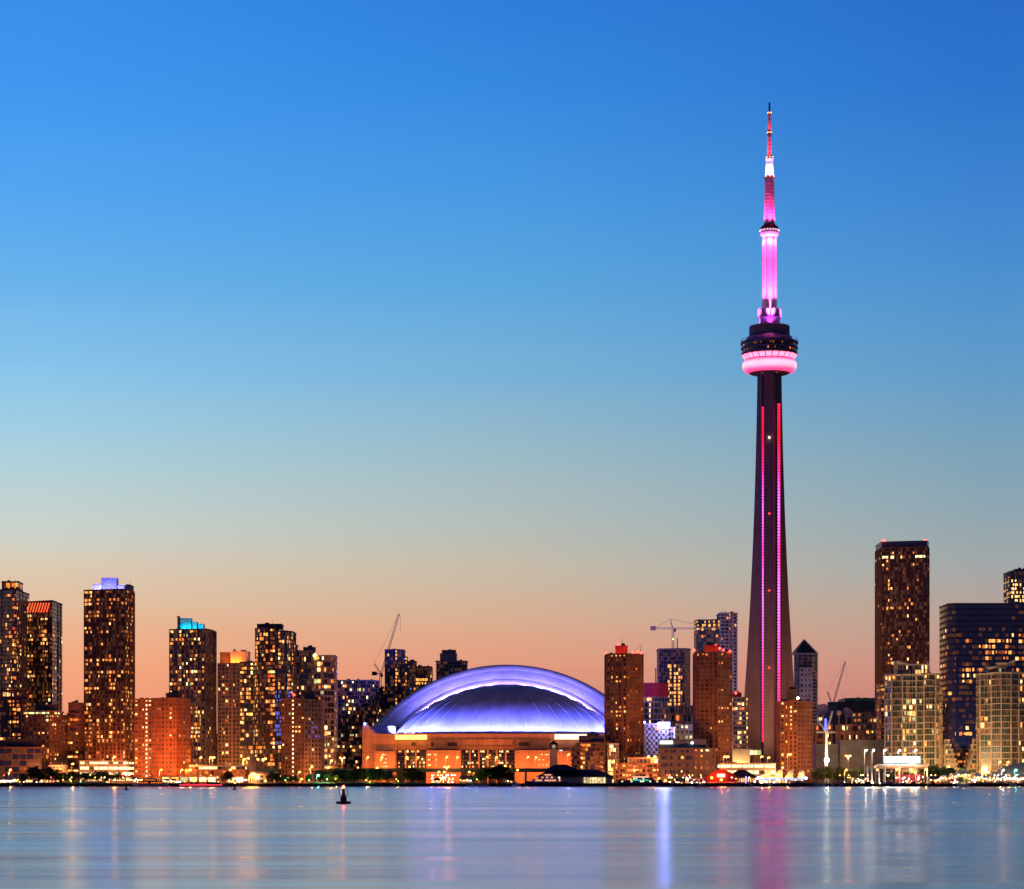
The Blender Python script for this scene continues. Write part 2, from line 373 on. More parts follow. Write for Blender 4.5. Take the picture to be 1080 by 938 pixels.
# ------------------------------------------------------------------ water, land, quay
def water_mat():
    m = bpy.data.materials.new('lake_water'); m.use_nodes = True; t = m.node_tree; t.nodes.clear()
    o = N(t, 'ShaderNodeOutputMaterial'); mixs = N(t, 'ShaderNodeMixShader'); df = N(t, 'ShaderNodeBsdfDiffuse'); gl = N(t, 'ShaderNodeBsdfGlossy')
    df.inputs[0].default_value = (.03, .07, .10, 1); gl.inputs[0].default_value = (.90, .99, .98, 1)
    fr = N(t, 'ShaderNodeFresnel'); fr.inputs[0].default_value = 1.33
    t.links.new(fr.outputs[0], mixs.inputs[0]); t.links.new(df.outputs[0], mixs.inputs[1]); t.links.new(gl.outputs[0], mixs.inputs[2]); t.links.new(mixs.outputs[0], o.inputs[0])
    g = N(t, 'ShaderNodeNewGeometry'); mp = N(t, 'ShaderNodeMapping')
    t.links.new(g.outputs['Position'], mp.inputs[0]); mp.inputs['Scale'].default_value = (.007, .03, 1)
    no = N(t, 'ShaderNodeTexNoise'); no.inputs['Scale'].default_value = 1.0; no.inputs['Detail'].default_value = 5; no.inputs['Roughness'].default_value = .6
    t.links.new(mp.outputs[0], no.inputs['Vector'])
    mr = N(t, 'ShaderNodeMapRange'); t.links.new(no.outputs[0], mr.inputs[0])
    mr.inputs[1].default_value = .3; mr.inputs[2].default_value = .7; mr.inputs[3].default_value = .19; mr.inputs[4].default_value = .28
    t.links.new(mr.outputs[0], gl.inputs['Roughness'])
    mr.inputs[3].default_value = .14; mr.inputs[4].default_value = .27
    slope = None                                         # slopes of the smoothed-out wavelets at three sizes, long along the crests
    for (sx_, sy_), amp in (((.05,.9), .10), ((.012,.16), .10), ((.003,.03), .09)):
        mp2 = N(t, 'ShaderNodeMapping'); t.links.new(g.outputs['Position'], mp2.inputs[0]); mp2.inputs['Scale'].default_value = (sx_, sy_, 1)
        n2 = N(t, 'ShaderNodeTexNoise'); n2.inputs['Scale'].default_value = 1.0; n2.inputs['Detail'].default_value = 3
        t.links.new(mp2.outputs[0], n2.inputs['Vector'])
        v = M(t, 'MULTIPLY', M(t, 'SUBTRACT', n2.outputs[0], .5), amp)
        slope = v if slope is None else M(t, 'ADD', slope, v)
    cb = N(t, 'ShaderNodeCombineXYZ'); t.links.new(M(t, 'MULTIPLY', slope, .12), cb.inputs[0]); t.links.new(slope, cb.inputs[1]); cb.inputs[2].default_value = 1
    nv = N(t, 'ShaderNodeVectorMath', operation='NORMALIZE'); t.links.new(cb.outputs[0], nv.inputs[0]); t.links.new(nv.outputs[0], gl.inputs['Normal'])
    return m
SH = 1600.0
b = MB(); b.quad((-8000,-600,0), (8000,-600,0), (8000,SH+3,0), (-8000,SH+3,0)); struct(b.build('water', water_mat()))
b = MB(); b.quad((-9000,SH+.4,GZ), (9000,SH+.4,GZ), (9000,26000,GZ), (-9000,26000,GZ)); struct(b.build('ground', MT['pave']))
b = MB(); b.box(-1500, 1500, SH-.3, SH+.4, -2, GZ+.15)
for i in range(-80, 80): b.box(i*12-.5, i*12+.5, SH-.75, SH-.3, -2, GZ-.1)
struct(b.build('quay_wall', MT['louvre']))
b = MB(); b.quad((-1500,1662,GZ+.004), (1500,1662,GZ+.004), (1500,1676,GZ+.004), (-1500,1676,GZ+.004)); struct(b.build('road', MT['road']))
b = MB(); b.box(-1500,1500,1661.7,1661.95,GZ,GZ+.13); b.box(-1500,1500,1676.05,1676.3,GZ,GZ+.13); struct(b.build('kerb', MT['grey']))
b = MB()
for i in range(-120, 120): b.quad((i*8,1668.9,GZ+.008),(i*8+4,1668.9,GZ+.008),(i*8+4,1669.1,GZ+.008),(i*8,1669.1,GZ+.008))
struct(b.build('road_marking', MT['white']))
# grassed banks by the water: gentle mounds
def lawn(px0, px1):
    b = MB(); n = 24; k = 5; vs = []
    for j in range(k+1):
        for i in range(n+1):
            x = wx(px0+(px1-px0)*i/n, 1612); y = SH+3+j*9
            e = min(i, n-i)/3.0; e = min(1, e)
            h = GZ+.02+1.3*e*math.sin(math.pi*min(1, (j)/k))*(.7+.3*noise.noise(Vector((x*.05, y*.1, 0))))
            vs.append((x, y, h))
    fs = [(j*(n+1)+i, j*(n+1)+i+1, (j+1)*(n+1)+i+1, (j+1)*(n+1)+i) for j in range(k) for i in range(n)]
    b.add(vs, fs); o = b.build('lawn', MT['grass'], None, True); struct(o)
lawn(-10, 118); lawn(318, 452)

# ------------------------------------------------------------------ the towers, left to right
bld('residential_tower', 'dark glass tower cut by the left edge with a glowing orange top storey', [
    T([(-20,1870),(13,1850),(17,1852)], 622, style='glassy', lit=.24, pal='orange', cw=4, back=32),
    T([(17,1856),(28,1862)], 634, style='condo', wall='slate', lit=.12, cw=3, back=20, roof=False),
    T([(2,1856),(24,1858)], 614, bot=622, style='glassy', lit=.95, pal='orange', back=18, part='penthouse', fh=4),
])
bld('residential_tower', 'dark blue glass tower with slanted red light bars under its flat roof', [
    T([(27,1900),(55,1885),(58,1896)], 634, style='glassy', lit=.13, pal='mixed', cw=3.8, back=26, zone=lambda u,v,i: 0 if v>.93 else None),
    T([(58,1900),(61.5,1908)], 656, style='condo', lit=.1, cw=2.5, back=22, roof=False)])
r = bpy.data.objects['residential_tower.001'] if 'residential_tower.001' in bpy.data.objects else None
mbar = emit('red_neon_bar', (1,.09,.03), 2.2)
for k in range(8):
    Y = 1898.2-k*1.4-3; m = MB(); x0 = 29+k*2.9
    a = Vector((wx(x0, Y), Y-1.2, wz(646, Y))); c = Vector((wx(x0+3, Y), Y-1.2, wz(636, Y)))
    m.tube(a, c, .45, .45, 4); m.build('light_bar', mbar, r)
bld('apartment_block', 'narrow brown block behind the left cornice-lit building with a glowing rooftop pavilion', [
    T([(-6,1800),(27,1800)], 738, style='condo', wall='rust', lit=.14, pal='orange', cw=3.2, back=18),
    T([(1,1800.5),(14,1800.5)], 729.5, bot=735.4, style='glassy', lit=1, pal='white', fh=5, part='pavilion', wall='tan', roof=False),
    T([(1,1799),(30,1799)], 735.5, bot=737.4, windows=False, wall='red', back=5, part='canopy', roof=False),
    T([(0,1799),(31,1799)], 728.6, bot=729.5, windows=False, wall='red', back=6, part='canopy', roof=False)])
bld('apartment_block', 'grid-fronted brown apartment block with a row of orange lights along its cornice', [
    T([(22,1745),(52,1738),(71,1752)], 754, style='punched', lit=.2, pal='warm', wall='brown', cw=3.2, back=25),
    T([(25,1746),(52,1740),(67,1752)], 750.5, bot=754, style='glassy', lit=1, pal='white', wall='tan', fh=2.6, back=18, part='cornice', roof=False),
    T([(38,1752),(62,1752)], 744, bot=750, windows=False, wall='dark', back=10, part='penthouse')])
bld('apartment_block', 'low wide block with blue glass bays standing lowest at the far left', [
    T([(-12,1712),(5,1708),(51,1708)], 789, style='white', sub=1, wall='brown', glass='blue', lit=.14, pal='warm', band=(.5,.5), pier=(.5,.35), cw=4.6, back=22, bot=822),
    T([(-12,1710),(51,1709)], 822, style='glassy', lit=.75, pal='white', fh=4, cw=5, part='ground_floor', wall='tan', roof=False),
    T([(5,1714),(39,1714)], 780, bot=789, windows=False, wall='dark', back=12, part='penthouse')])
bld('low_pavilion', 'pale grid-fronted low annex glowing greenish yellow beside the left trees', [
    T([(52,1700),(71,1700)], 808, style='punched', wall='white', glass='green', lit=.6, pal='yellow', cw=2.4, fh=2.6, back=18, pier=(.7,.3))])
bld('apartment_block', 'narrow reddish block with a dark box on top against the tall blue-crowned tower', [
    T([(71,1770),(89,1770)], 753, style='condo', wall='rust', lit=.25, pal='orange', fh=3.4, band=(1.3,.4), back=24),
    T([(72,1773),(88.5,1773)], 742, bot=753, windows=False, wall='brown', back=16, part='penthouse'),])
bld('residential_tower', 'tallest tower of the left group with a violet-lit rooftop crown', [
    T([(89,1852),(132,1840),(141,1862)], 622, style='condo', wall='brown', glass='brown', lit=.24, pal='orange', cw=3.3, band=(.55,.35), pier=(.6,.5), back=28),
    T([(133,1866),(141,1872)], 617, bot=622, windows=False, wall='slate', back=16, part='penthouse')],
    cap=100)
rt = bpy.data.objects['residential_tower.002']
for i, (a, c, t, y) in enumerate(((98,109,616,1868),(107,125,609.5,1872),(124,133,617,1868))):
    tier(rt, [], [(a, y), (c, y)], t, 622, back=9, windows=False, wall='radome', part='crown_screen', roof=False, lip=False)
for px in (100,106,111,116,121,130):
    light('POINT', 'crown_light', (wx(px, 1862), 1864.6, wz(621, 1862)), (.16,.16,1), 2500, rt, .5)
g1 = bld('parking_garage', 'three brightly lit parking decks under the violet-crowned tower', [
    T([(84,1722),(141,1722)], 803, style='white', wall='grey', glass='brown', lit=.96, pal='white', fh=4.1, sub=2, cw=7, pier=(.5,.1), band=(1.5,.3), back=26, zone=lambda u,v,i: (.93, 3))])
bld('hotel_slab', 'orange floodlit slab with a bright vertical stair of windows at left', [
    T([(142,1722),(160,1718)], 738, style='punched', wall='rust', lit=.22, pal='yellow', cw=2.6, pier=(.9,.26), zone=lambda u,v,i: (1.0, 3) if i==0 and .55<u<.8 else None, back=26),
    T([(160,1716),(170,1711),(186,1709),(201,1718)], 737, style='punched', wall='rust', lit=.06, pal='orange', cw=2.5, pier=(1.2,.26), back=30),
    T([(175,1722),(180,1719),(188,1719),(193,1722)], 732, bot=737, windows=False, wall='rust', back=8, part='penthouse')])
bld('residential_tower', 'tower with a stepped turquoise-lit crown above the orange slab', [
    T([(179,1850),(217,1842),(228,1856)], 664, style='condo', lit=.18, pal='warm', wall='slate', cw=3.4, band=(.45,.3), back=26),
    T([(187,1856),(190,1856)], 651, bot=664, windows=False, wall='slate', back=6, part='penthouse', roof=False)])
rt = bpy.data.objects['residential_tower.003']
for a, c, t, y in ((190,203,652,1856),(203,209,656,1857),(209,216,658,1858)):
    tier(rt, [], [(a, y), (c, y)], t, 664, back=9, windows=False, wall='radome', part='crown_screen', roof=False, lip=False)
for px in (193,200,206,213):
    light('POINT', 'crown_light', (wx(px, 1850), 1853.4, wz(662.4, 1850)), (.0,.42,.60), 1100, rt, .5)
bld('residential_tower', 'olive-grey tower whose rooftop box glows orange', [
    T([(230,1846),(253,1840)], 700, style='condo', wall='tan', glass='green', lit=.2, pal='yellow', cw=3, band=(.8,.3), pier=(.8,.35), back=28),
    T([(253,1842),(270.5,1842)], 699, style='glassy', glass='green', lit=.25, pal='warm', cw=3, back=26),
    T([(232,1852),(243,1852)], 689, bot=700, windows=False, wall='tan', back=10, part='penthouse', roof=False),
    T([(243,1850),(264,1850)], 688, bot=700, windows=False, wall='radome', back=12, part='penthouse')])
rt = bpy.data.objects['residential_tower.004']
for px in (235,240,246,251,256,261):
    light('POINT', 'crown_light', (wx(px, 1845), 1846.6, wz(699, 1845)), (1,.19,.01), 3600 if px > 242 else 600, rt, .5)
bld('residential_tower', 'dark rounded tower with blue reflections and stepped balconies beside the brown slab', [
    T([(269,1838),(272,1832),(280,1828),(290,1828)], 663, style='glassy', lit=.2, pal='orange', cw=3, back=26, glass='brown'),
    T([(290,1827),(303,1829),(309,1838)], 666, style='glassy', lit=.24, pal='warm', glass='blue', cw=2.6, back=26, zone=lambda u,v,i: (.5, 6) if v<.62 and u<.5 and .25<v else None),  # glowing blue panes stand in for blue reflections in the glass
    T([(309,1842),(313.5,1846)], 680, style='condo', lit=.1, cw=2.4, back=20, roof=False),
    T([(271,1836),(276,1834),(299,1834)], 659, bot=663, windows=False, wall='dark', back=14, part='penthouse')])
bld('residential_tower', 'lavender-grey tower with stacked white floor edges behind the rounded tower', [
    T([(313,1862),(331,1862)], 687, style='white', wall='lilac', glass='blue', lit=.14, pal='warm', band=(.4,.7), pier=(.3,.3), back=22),
    T([(320,1866),(333,1866)], 683.5, bot=687, windows=False, wall='slate', back=9, part='penthouse')])
bld('residential_tower', 'white-banded tower with a yellow rooftop lamp between lavender tower and dark tower', [
    T([(331,1848),(355,1848)], 692, style='white', wall='lilac', glass='glass', lit=.24, pal='yellow', band=(.5,.8), pier=(.25,.3), back=26,
      zone=lambda u,v,i: 1.6 if v<.45 else .8)])
rt = bpy.data.objects['residential_tower.006']
m = MB(); m.ball((wx(332,1846), 1846.5, wz(691.5,1846)), 1.2); m.build('roof_lamp', emit('yellow_lamp', (1,.85,.1), 12), rt)
bld('hotel_slab', 'brown slab with one bright vertical strip of windows before the rounded dark tower', [
    T([(297,1722),(321,1714)], 737.5, style='punched', wall='brown', glass='brown', lit=.2, pal='yellow', cw=2.7, pier=(.9,.26), zone=lambda u,v,i: (1.0, 3) if i==0 and .44<u<.56 else None, back=30),
    T([(321,1713),(342,1720)], 738.5, style='punched', wall='tan', lit=.05, pal='warm', cw=2.6, pier=(1.2,.26), back=28, zone=lambda u,v,i: (.35, 6) if .5<v<.72 else None),
    T([(321,1720),(333,1720)], 731.5, bot=738, windows=False, wall='dark', back=9, part='penthouse')], red=[(310,733,1721)])
bld('residential_tower', 'broad dark tower directly left of the stadium with scattered greenish windows', [
    T([(356,2022),(390,2018),(400,2028)], 718, style='glassy', glass='glass', lit=.11, pal='yellow', cw=3, back=20, wall='slate', band=(.5,.3))])
bld('office_building', 'lower dark block behind the crane at the left shoulder of the stadium', [
    T([(399,2080),(424,2080)], 726, style='condo', wall='slate', lit=.1, pal='orange', cw=4, back=24, zone=lambda u,v,i: (1, 7) if .3<u<.45 and .6<v<.95 else None)])
bld('residential_tower', 'slim dark tower right behind the red luffing crane', [
    T([(406,2060),(417,2056),(426,2064)], 685.5, style='glassy', wall='dark', lit=.1, pal='orange', cw=4, back=24, zone=lambda u,v,i: (.6, 1) if i==1 and u<.2 else .6),
    T([(426,2066),(430,2066)], 693.5, style='glassy', back=16, roof=False)])
bld('office_building', 'stepped dark glass block with one glowing orange storey behind the stadium roof', [
    T([(430,2072),(438.5,2072)], 698, style='glassy', wall='slate', back=18, lit=.06),
    T([(438.5,2070),(451,2066),(456,2072)], 703.5, style='glassy', lit=.08, back=22, zone=lambda u,v,i: (.7, 1) if .83<v<.9 and i==0 else None)])
bld('residential_tower', 'small grey tower with edge balconies peeking over the stadium roof', [
    T([(461,2150),(482,2144),(492,2150)], 697.5, style='condo', wall='grey', lit=.05, pal='orange', cw=4, band=(.5,1.2), back=22, glass='glass'),
    T([(464,2150),(482,2150)], 690, bot=697.5, windows=False, wall='grey', back=14, part='penthouse'),
    T([(466,2151),(481,2151)], 686.5, bot=689, windows=False, wall='slate', back=12, part='penthouse')])
bld('apartment_tower', 'brown precast tower in front of the stadium roof right end with a red-lit top', [
    T([(638,1716),(661,1708)], 690, style='precast', wall='brown', lit=.13, pal='warm', cw=3.4, back=26, zone=lambda u,v,i: 1.5 if v>.5 else None),
    T([(661,1708),(678.5,1720)], 690, style='punched', wall='brown', lit=.07, pal='orange', cw=3, back=26),
    T([(649,1722),(662,1722)], 682, bot=690, windows=False, wall='rust', back=9, part='penthouse')], red=[(652,680,1724),(639,689,1722),(668,688,1724),(672,688,1724),(676,689,1724)])
rt = bpy.data.objects['apartment_tower']
for px in (645,652,659,667,673): light('POINT', 'roof_light', (wx(px,1716), 1716, wz(688,1716)), (1,.06,.03), 1100, rt, .4)
bld('construction_block', 'unfinished block wrapped in red tarpaulin with one bright hoist shaft', [
    T([(678,1905),(694,1900),(704,1908)], 735, style='white', wall='lilac', glass='glass', lit=.04, band=(.5,.3), pier=(.4,.2), cw=4, back=22, zone=lambda u,v,i: (1,2) if i==0 and .3<u<.5 else None, roof=False),
    T([(677.5,1903.5),(695,1898),(705,1906)], 721, bot=735, windows=False, wall='redtarp', back=26, part='tarpaulin', roof=False)])
bld('construction_tower', 'dark unfinished tower with ladders of orange work lights under a tower crane', [
    T([(693,1980),(722,1972),(728,1982)], 684.5, style='glassy', wall='slate', glass='glass', lit=.03, pal='orange', cw=3.6, band=(.3,.5), back=24,
      zone=lambda u,v,i: (.85, 1) if i==0 and (.36<u<.46 or .6<u<.7 or .74<u<.84) and .2<v<.88 else None, roof=False)])
bld('office_building', 'grey pier-fronted block under the dark construction tower', [
    T([(704,1925),(731,1925)], 745, style='white', wall='grey', glass='glass', lit=.1, pal='orange', fh=7, band=(.6,.3), pier=(1.2,.8), cw=5, back=20)])
bld('office_building', 'small pale building with arched warm windows below the grey pier-fronted block', [
    T([(711,1880),(731,1880)], 765, style='punched', wall='white', lit=.45, pal='white', cw=3, fh=4, back=20)])
bld('broadcast_building', 'pale white building carrying the blue-white floodlight', [
    T([(678,1850),(705,1850)], 764, style='punched', wall='white', glass='glass', lit=.04, cw=3.6, fh=4.4, pier=(1.6,.2), back=24),
    T([(705,1852),(712,1852)], 768, style='glassy', wall='white', lit=.06, back=20, roof=False)])
bld('office_building', 'brown mid-rise on the quay with a white-green lit rooftop sign', [
    T([(695,1687),(731,1683)], 790, style='punched', wall='dark', glass='blue', lit=.3, pal='yellow', sub=2, cw=6, fh=4.6, pier=(1.3,.4), back=16),
    T([(731,1684),(755,1687)], 790, style='punched', wall='dark', lit=.12, pal='yellow', cw=4.2, fh=3.8, back=16),
    T([(695,1690),(745,1690)], 781, bot=790, windows=False, wall='navy', back=10, part='penthouse')])
rt = bpy.data.objects['office_building.004']
bld('apartment_tower', 'brown precast tower left of the great tower with red rooftop lights', [
    T([(731,1716),(757,1708)], 688.5, style='precast', wall='brown', lit=.13, pal='warm', cw=3.4, back=26),
    T([(757,1708),(772,1719)], 688.5, style='punched', wall='brown', lit=.08, pal='orange', cw=3, back=26),
    T([(742,1722),(757,1722)], 681.5, bot=688.5, windows=False, wall='rust', back=9, part='penthouse')], red=[(732,686,1722),(755,681,1724),(763,686,1724),(770,687,1724),(759,684,1724)])
rt = bpy.data.objects['apartment_tower.001']
for px in (745,755,763,770): light('POINT', 'roof_light', (wx(px,1716), 1716, wz(687,1716)), (1,.08,.03), 1100, rt, .4)
bld('office_tower', 'dark glass tower with a pale corrugated concrete slab at its right', [
    T([(732,2120),(760,2112)], 654, style='glassy', glass='green', wall='dark', lit=.1, pal='orange', cw=4, back=26, zone=lambda u,v,i: (.5,1) if v>.93 else None),
    T([(760,2108),(777,2112)], 647, style='condo', wall='lilac', glass='glass', lit=.03, pal='orange', cw=4, band=(.9,.9), pier=(.8,.5), back=28, zone=lambda u,v,i: None)])
bld('office_building', 'dark low tower with bands of yellow windows at the foot of the great tower', [
    T([(771,1860),(787,1856),(788.5,1860)], 736, style='glassy', glass='green', wall='tan', lit=.42, pal='yellow', cw=3, fh=3.6, band=(.9,.3), back=18),
    T([(772,1866),(782,1866)], 732, bot=736, windows=False, wall='dark', back=9, part='penthouse')], red=[(776,731,1864)])
bld('plain_annex', 'blank pale concrete box between two brown towers by the great tower base', [
    T([(771,1846),(791,1846)], 791, style='precast', wall='white', windows=False, back=10)])
bld('apartment_tower', 'tan brown tower standing directly right of the great tower shaft', [
    T([(819,1716),(841,1708)], 740, style='precast', wall='rust', lit=.2, pal='yellow', cw=3.3, back=26),
    T([(841,1708),(857,1718)], 740, style='punched', wall='rust', lit=.05, pal='orange', cw=2.8, back=26),
    T([(829.5,1722),(841,1722)], 728, bot=740, windows=False, wall='brown', back=9, part='penthouse')])
rt = bpy.data.objects['apartment_tower.002']
m = MB(); m.ball((wx(841.5,1716), 1716, wz(736.5,1716)), .9); m.build('roof_lamp', emit('warm_roof_lamp', (1,.7,.35), 20), rt)
# tower with a pyramid top
pt = bld('office_tower', 'grey tower ending in a glazed pyramid roof right of the great tower', [
    T([(838,2100),(862,2100)], 690, style='condo', wall='lilac', glass='glass', lit=.06, cw=4, back=26, roof=False),
    T([(843,2094),(856,2094)], 705, style='punched', wall='lilac', glass='glass', lit=.03, cw=3.6, fh=4.4, pier=(1.3,.3), back=5, roof=False)])
x0, x1 = wx(838.5,2100), wx(861.5,2100); zt = wz(690,2100); xc = (x0+x1)/2
m = MB(); ap = (xc, 2113, wz(674,2100)); q = [(x0,2100.5,zt+.8),(x1,2100.5,zt+.8),(x1,2125.5,zt+.8),(x0,2125.5,zt+.8)]
m.add(q+[ap], [(0,1,4),(1,2,4),(2,3,4),(3,0,4)]); m.build('pyramid_roof', GL['green'], pt)
m = MB()
for p in q: m.tube(p, ap, .8, .6, 4)
m.tube(q[0], q[1], .6, .6, 4); m.build('roof_rib', MT['white'], pt)
bld('warehouse', 'long grey windowless shed standing left of the white-gridded condominium', [
    T([(857,1830),(886,1830)], 786, windows=False, wall='grey', back=20, roof=False),
    T([(886,1826),(934,1826)], 781.5, windows=False, wall='grey', back=24)])
bld('office_building', 'concrete framed building with deep square windows behind the grey shed left end', [
    T([(857,1900),(877,1900)], 765, style='white', wall='tan', lit=.22, pal='yellow', fh=6, cw=6, band=(1.2,.8), pier=(1.4,.9), back=18, glass='brown'),])
bld('office_building', 'salmon concrete cube with deep square windows right of the lit mast', [
    T([(882,1896),(898,1892),(911,1900)], 765, style='white', wall='stadium', lit=.25, pal='yellow', fh=7, cw=6, band=(1.2,.8), pier=(1.4,.9), back=18, glass='brown')])
bld('office_building', 'office with long bands of pale yellow windows left of the narrow lit tower', [
    T([(898,1940),(926,1940)], 752, style='white', wall='tan', glass='green', lit=.5, pal='yellow', fh=4.6, cw=3.4, band=(1.1,.4), pier=(.5,.3), back=24)])
bld('arena', 'dark low arena with chamfered roof on the skyline left of the tallest right tower', [
    T([(873,2300),(884,2290),(924,2290)], 741, windows=False, wall='darkroof', back=60, roof=False),
    T([(884,2295),(900,2292),(924,2292)], 737, bot=741, windows=False, wall='green', back=50)])
bld('office_building', 'dark blue low block on the skyline behind the lit mast', [
    T([(856,2200),(877,2200)], 745, style='office', wall='dark', glass='blue', lit=.01, back=30)])
bld('office_tower', 'tallest right-hand tower with dark blue crown and red lamps at both top corners', [
    T([(923,2030),(978,2020),(980,2034)], 577, style='condo', wall='brown', glass='brown', lit=.065, pal='orange', cw=3.3, fh=3.2, band=(.5,.2), pier=(.5,.35), back=34,
      zone=lambda u,v,i: ((.75,3) if (u<.28 or u>.72) and .955<v<.975 else (0 if v>.975 else (.35 if v<.35 else None))), roof=False),
    T([(923.5,2032),(977.5,2022),(979.5,2036)], 571, bot=577, windows=False, wall='navy', back=30, part='crown', roof=False)],
    red=[(931.5,570.2,2030),(976.5,570.2,2024),(932.5,570.4,2030),(975.3,570.4,2024)])
bld('condominium_tower', 'narrow warm-lit tower tucked between the banded office and white-gridded tower', [
    T([(925,1862),(935,1862)], 722, style='condo', wall='stadium', lit=.3, pal='orange', cw=4, band=(.9,.5), back=20, zone=lambda u,v,i: (.9,1) if v>.93 else None)])
bld('condominium_tower', 'white-gridded balcony tower below the tallest right tower with slanted roof fin', [
    T([(934,1772),(941,1764),(952,1758),(966,1757),(974,1760)], 712, style='white', lit=.10, pal='yellow', sub=4, cw=7.4, back=30),
    T([(974,1764),(986,1768),(990,1776)], 711, style='white', lit=.09, pal='yellow', sub=4, cw=7, back=20),
    T([(990,1778),(993,1784)], 728, style='white', lit=.2, cw=3, back=14, roof=False),
    T([(944,1768),(958,1764),(978,1766)], 701, bot=712, style='white', lit=.3, pal='white', cw=4, back=14, part='penthouse', roof=False)])
rt = bpy.data.objects['condominium_tower.001']

def fin(rt, pts, Y, d):
    m = MB(); k = len(pts)
    vs = [(wx(x,Y), Y, wz(y,Y)) for x, y in pts]+[(wx(x,Y), Y+d, wz(y,Y)) for x, y in pts]
    m.add(vs, [tuple(range(k-1,-1,-1)), tuple(range(k,2*k))]+[(i, (i+1)%k, (i+1)%k+k, i+k) for i in range(k)]); m.build('roof_fin', MT['white'], rt)
fin(rt, [(945,699.4),(946,697),(960,700.6),(979,700.4),(979,701.4),(958,702)], 1761, 12)
bld('office_tower', 'broad navy blue glass office filling the right background', [
    T([(991,2000),(1008,1996)], 637, style='office', lit=.12, pal='orange', back=40, roof=False, zone=lambda u,v,i: 0 if v>.88 else None),
    T([(1008,1994.5),(1067,1994.5)], 661, style='office', lit=.085, pal='orange', cw=2.6, back=20, roof=False, part='bay', zone=lambda u,v,i: 2.2 if .62<v<.97 else (0 if v>=.97 else None)),
    T([(1008,1996.2),(1067,1996.2)], 637, bot=661.5, style='office', lit=.0, back=38, roof=False, zone=lambda u,v,i: (0,1)),
    T([(1067,1996),(1100,2000)], 637, style='office', lit=.12, pal='orange', back=40, roof=False, zone=lambda u,v,i: 0 if v>.88 else None)])
bld('office_tower', 'tower behind the navy office showing three bright upper storeys at the frame edge', [
    T([(1059,2140),(1100,2140)], 603, style='condo', wall='grey', lit=.12, pal='warm', cw=3.2, fh=3.4, back=30, zone=lambda u,v,i: (.45,2) if v>.80 and u<.9 and v<.97 else .5),
    T([(1068,2146),(1092,2146)], 601, bot=603, windows=False, wall='dark', back=12, part='penthouse')])
bld('condominium_tower', 'white-gridded balcony tower cut by the right edge with a swooping roof fin', [
    T([(1031,1774),(1034,1766),(1046,1762)], 711, style='white', lit=.12, pal='warm', cw=6, back=26),
    T([(1046,1761),(1056,1758),(1066,1758),(1082,1764),(1100,1776)], 710, style='white', lit=.10, pal='yellow', sub=4, cw=7.8, back=26),
    T([(1039,1770),(1060,1768)], 703, bot=711, windows=False, wall='white', back=12, part='penthouse', roof=False),
    T([(1052,1760),(1060,1760)], 700, bot=710, style='white', lit=.8, pal='yellow', cw=4, back=5, part='stair_bay', roof=False)])
rt = bpy.data.objects['condominium_tower.002']
fin(rt, [(1042,704),(1058,701.5),(1071,695.5),(1071.5,697.5),(1062,703.5),(1044,706)], 1761, 12)
tl = []
for k in range(9):
    w = (k/8.0)
    y1 = 781+k*5.0
    tl.append(T([(993.5,1786+k*.2),(1000+13*w,1786+k*.2)], y1, bot=y1+5.0 if k < 8 else None, style='white', lit=.18, pal='warm', cw=6, back=14-k*.3, part='terrace', roof=False))
    tl.append(T([(1027-12*w,1786+k*.2),(1030.5,1786+k*.2)], y1, bot=y1+5.0 if k < 8 else None, style='white', lit=.18, pal='warm', cw=6, back=14-k*.3, part='terrace', roof=False))
bld('terrace_block', 'stepped white terraces forming a notch between the two white-gridded towers', tl)

# low houses and blocks on the quay
bld('long_terminal', 'long orange two-storey terminal with bright shop windows below the olive tower', [
    T([(196,1681),(262,1681)], 812.5, bot=819, style='punched', wall='rust', lit=.4, pal='warm', cw=4, fh=4, pier=(1.6,.25), band=(.8,.3), back=22, part='upper_wall', roof=False),
    T([(170,1679),(261.5,1679)], 819, style='white', wall='rust', lit=.75, pal='white', sub=1, cw=6, fh=5, pier=(1.4,.4), band=(.5,.5), back=24, part='ground_floor', roof=False),
    T([(200,1684),(261,1684)], 808, bot=812.5, style='glassy', wall='grey', lit=.8, pal='white', cw=6, fh=3, back=14, part='clerestory', roof=False)])
bld('grain_silo', 'squat dark round-shouldered silo beside the long orange terminal', [
    T([(262.5,1684),(265,1681),(270,1681),(272.5,1684)], 803, windows=False, wall='slate', back=8, roof=False),
    T([(264,1684),(271,1684)], 799.5, bot=803, windows=False, wall='slate', back=5, part='penthouse', roof=False)])
bld('garden_pavilion', 'low white-posted pavilion with lit glass left of the round green trees', [
    T([(264,1660),(292,1660)], 815, bot=817, windows=False, wall='white', back=14, part='roof', roof=False),
    T([(268,1661),(290,1661)], 817, style='glassy', wall='white', lit=.6, pal='yellow', cw=6, back=10, fh=4, roof=False)])
bld('condominium_block', 'brown low-rise with blue-black penthouse right of the clock tower', [
    T([(604,1705),(612,1702)], 788, style='condo', wall='brown', lit=.15, pal='warm', cw=4, band=(1.1,1.3), back=22, roof=False),
    T([(612,1704),(628,1704)], 784, style='glassy', wall='brown', lit=.25, pal='warm', cw=4, back=22, roof=False),
    T([(628,1702),(637,1702)], 784, style='condo', wall='brown', lit=.15, pal='warm', cw=4, band=(1.1,1.3), back=22, roof=False),
    T([(611,1707),(637,1707)], 777, bot=784, windows=False, wall='navy', back=16, part='penthouse', roof=False),
    T([(619,1709),(632,1709)], 774, bot=777, windows=False, wall='navy', back=10, part='penthouse')])
bld('glass_lobby', 'small white-lit glass lobby between brown low-rise and terraced flats', [
    T([(640.5,1690),(652.5,1690)], 785, style='glassy', wall='grey', glass='green', lit=.3, pal='white', cw=2, fh=2.6, back=14)])
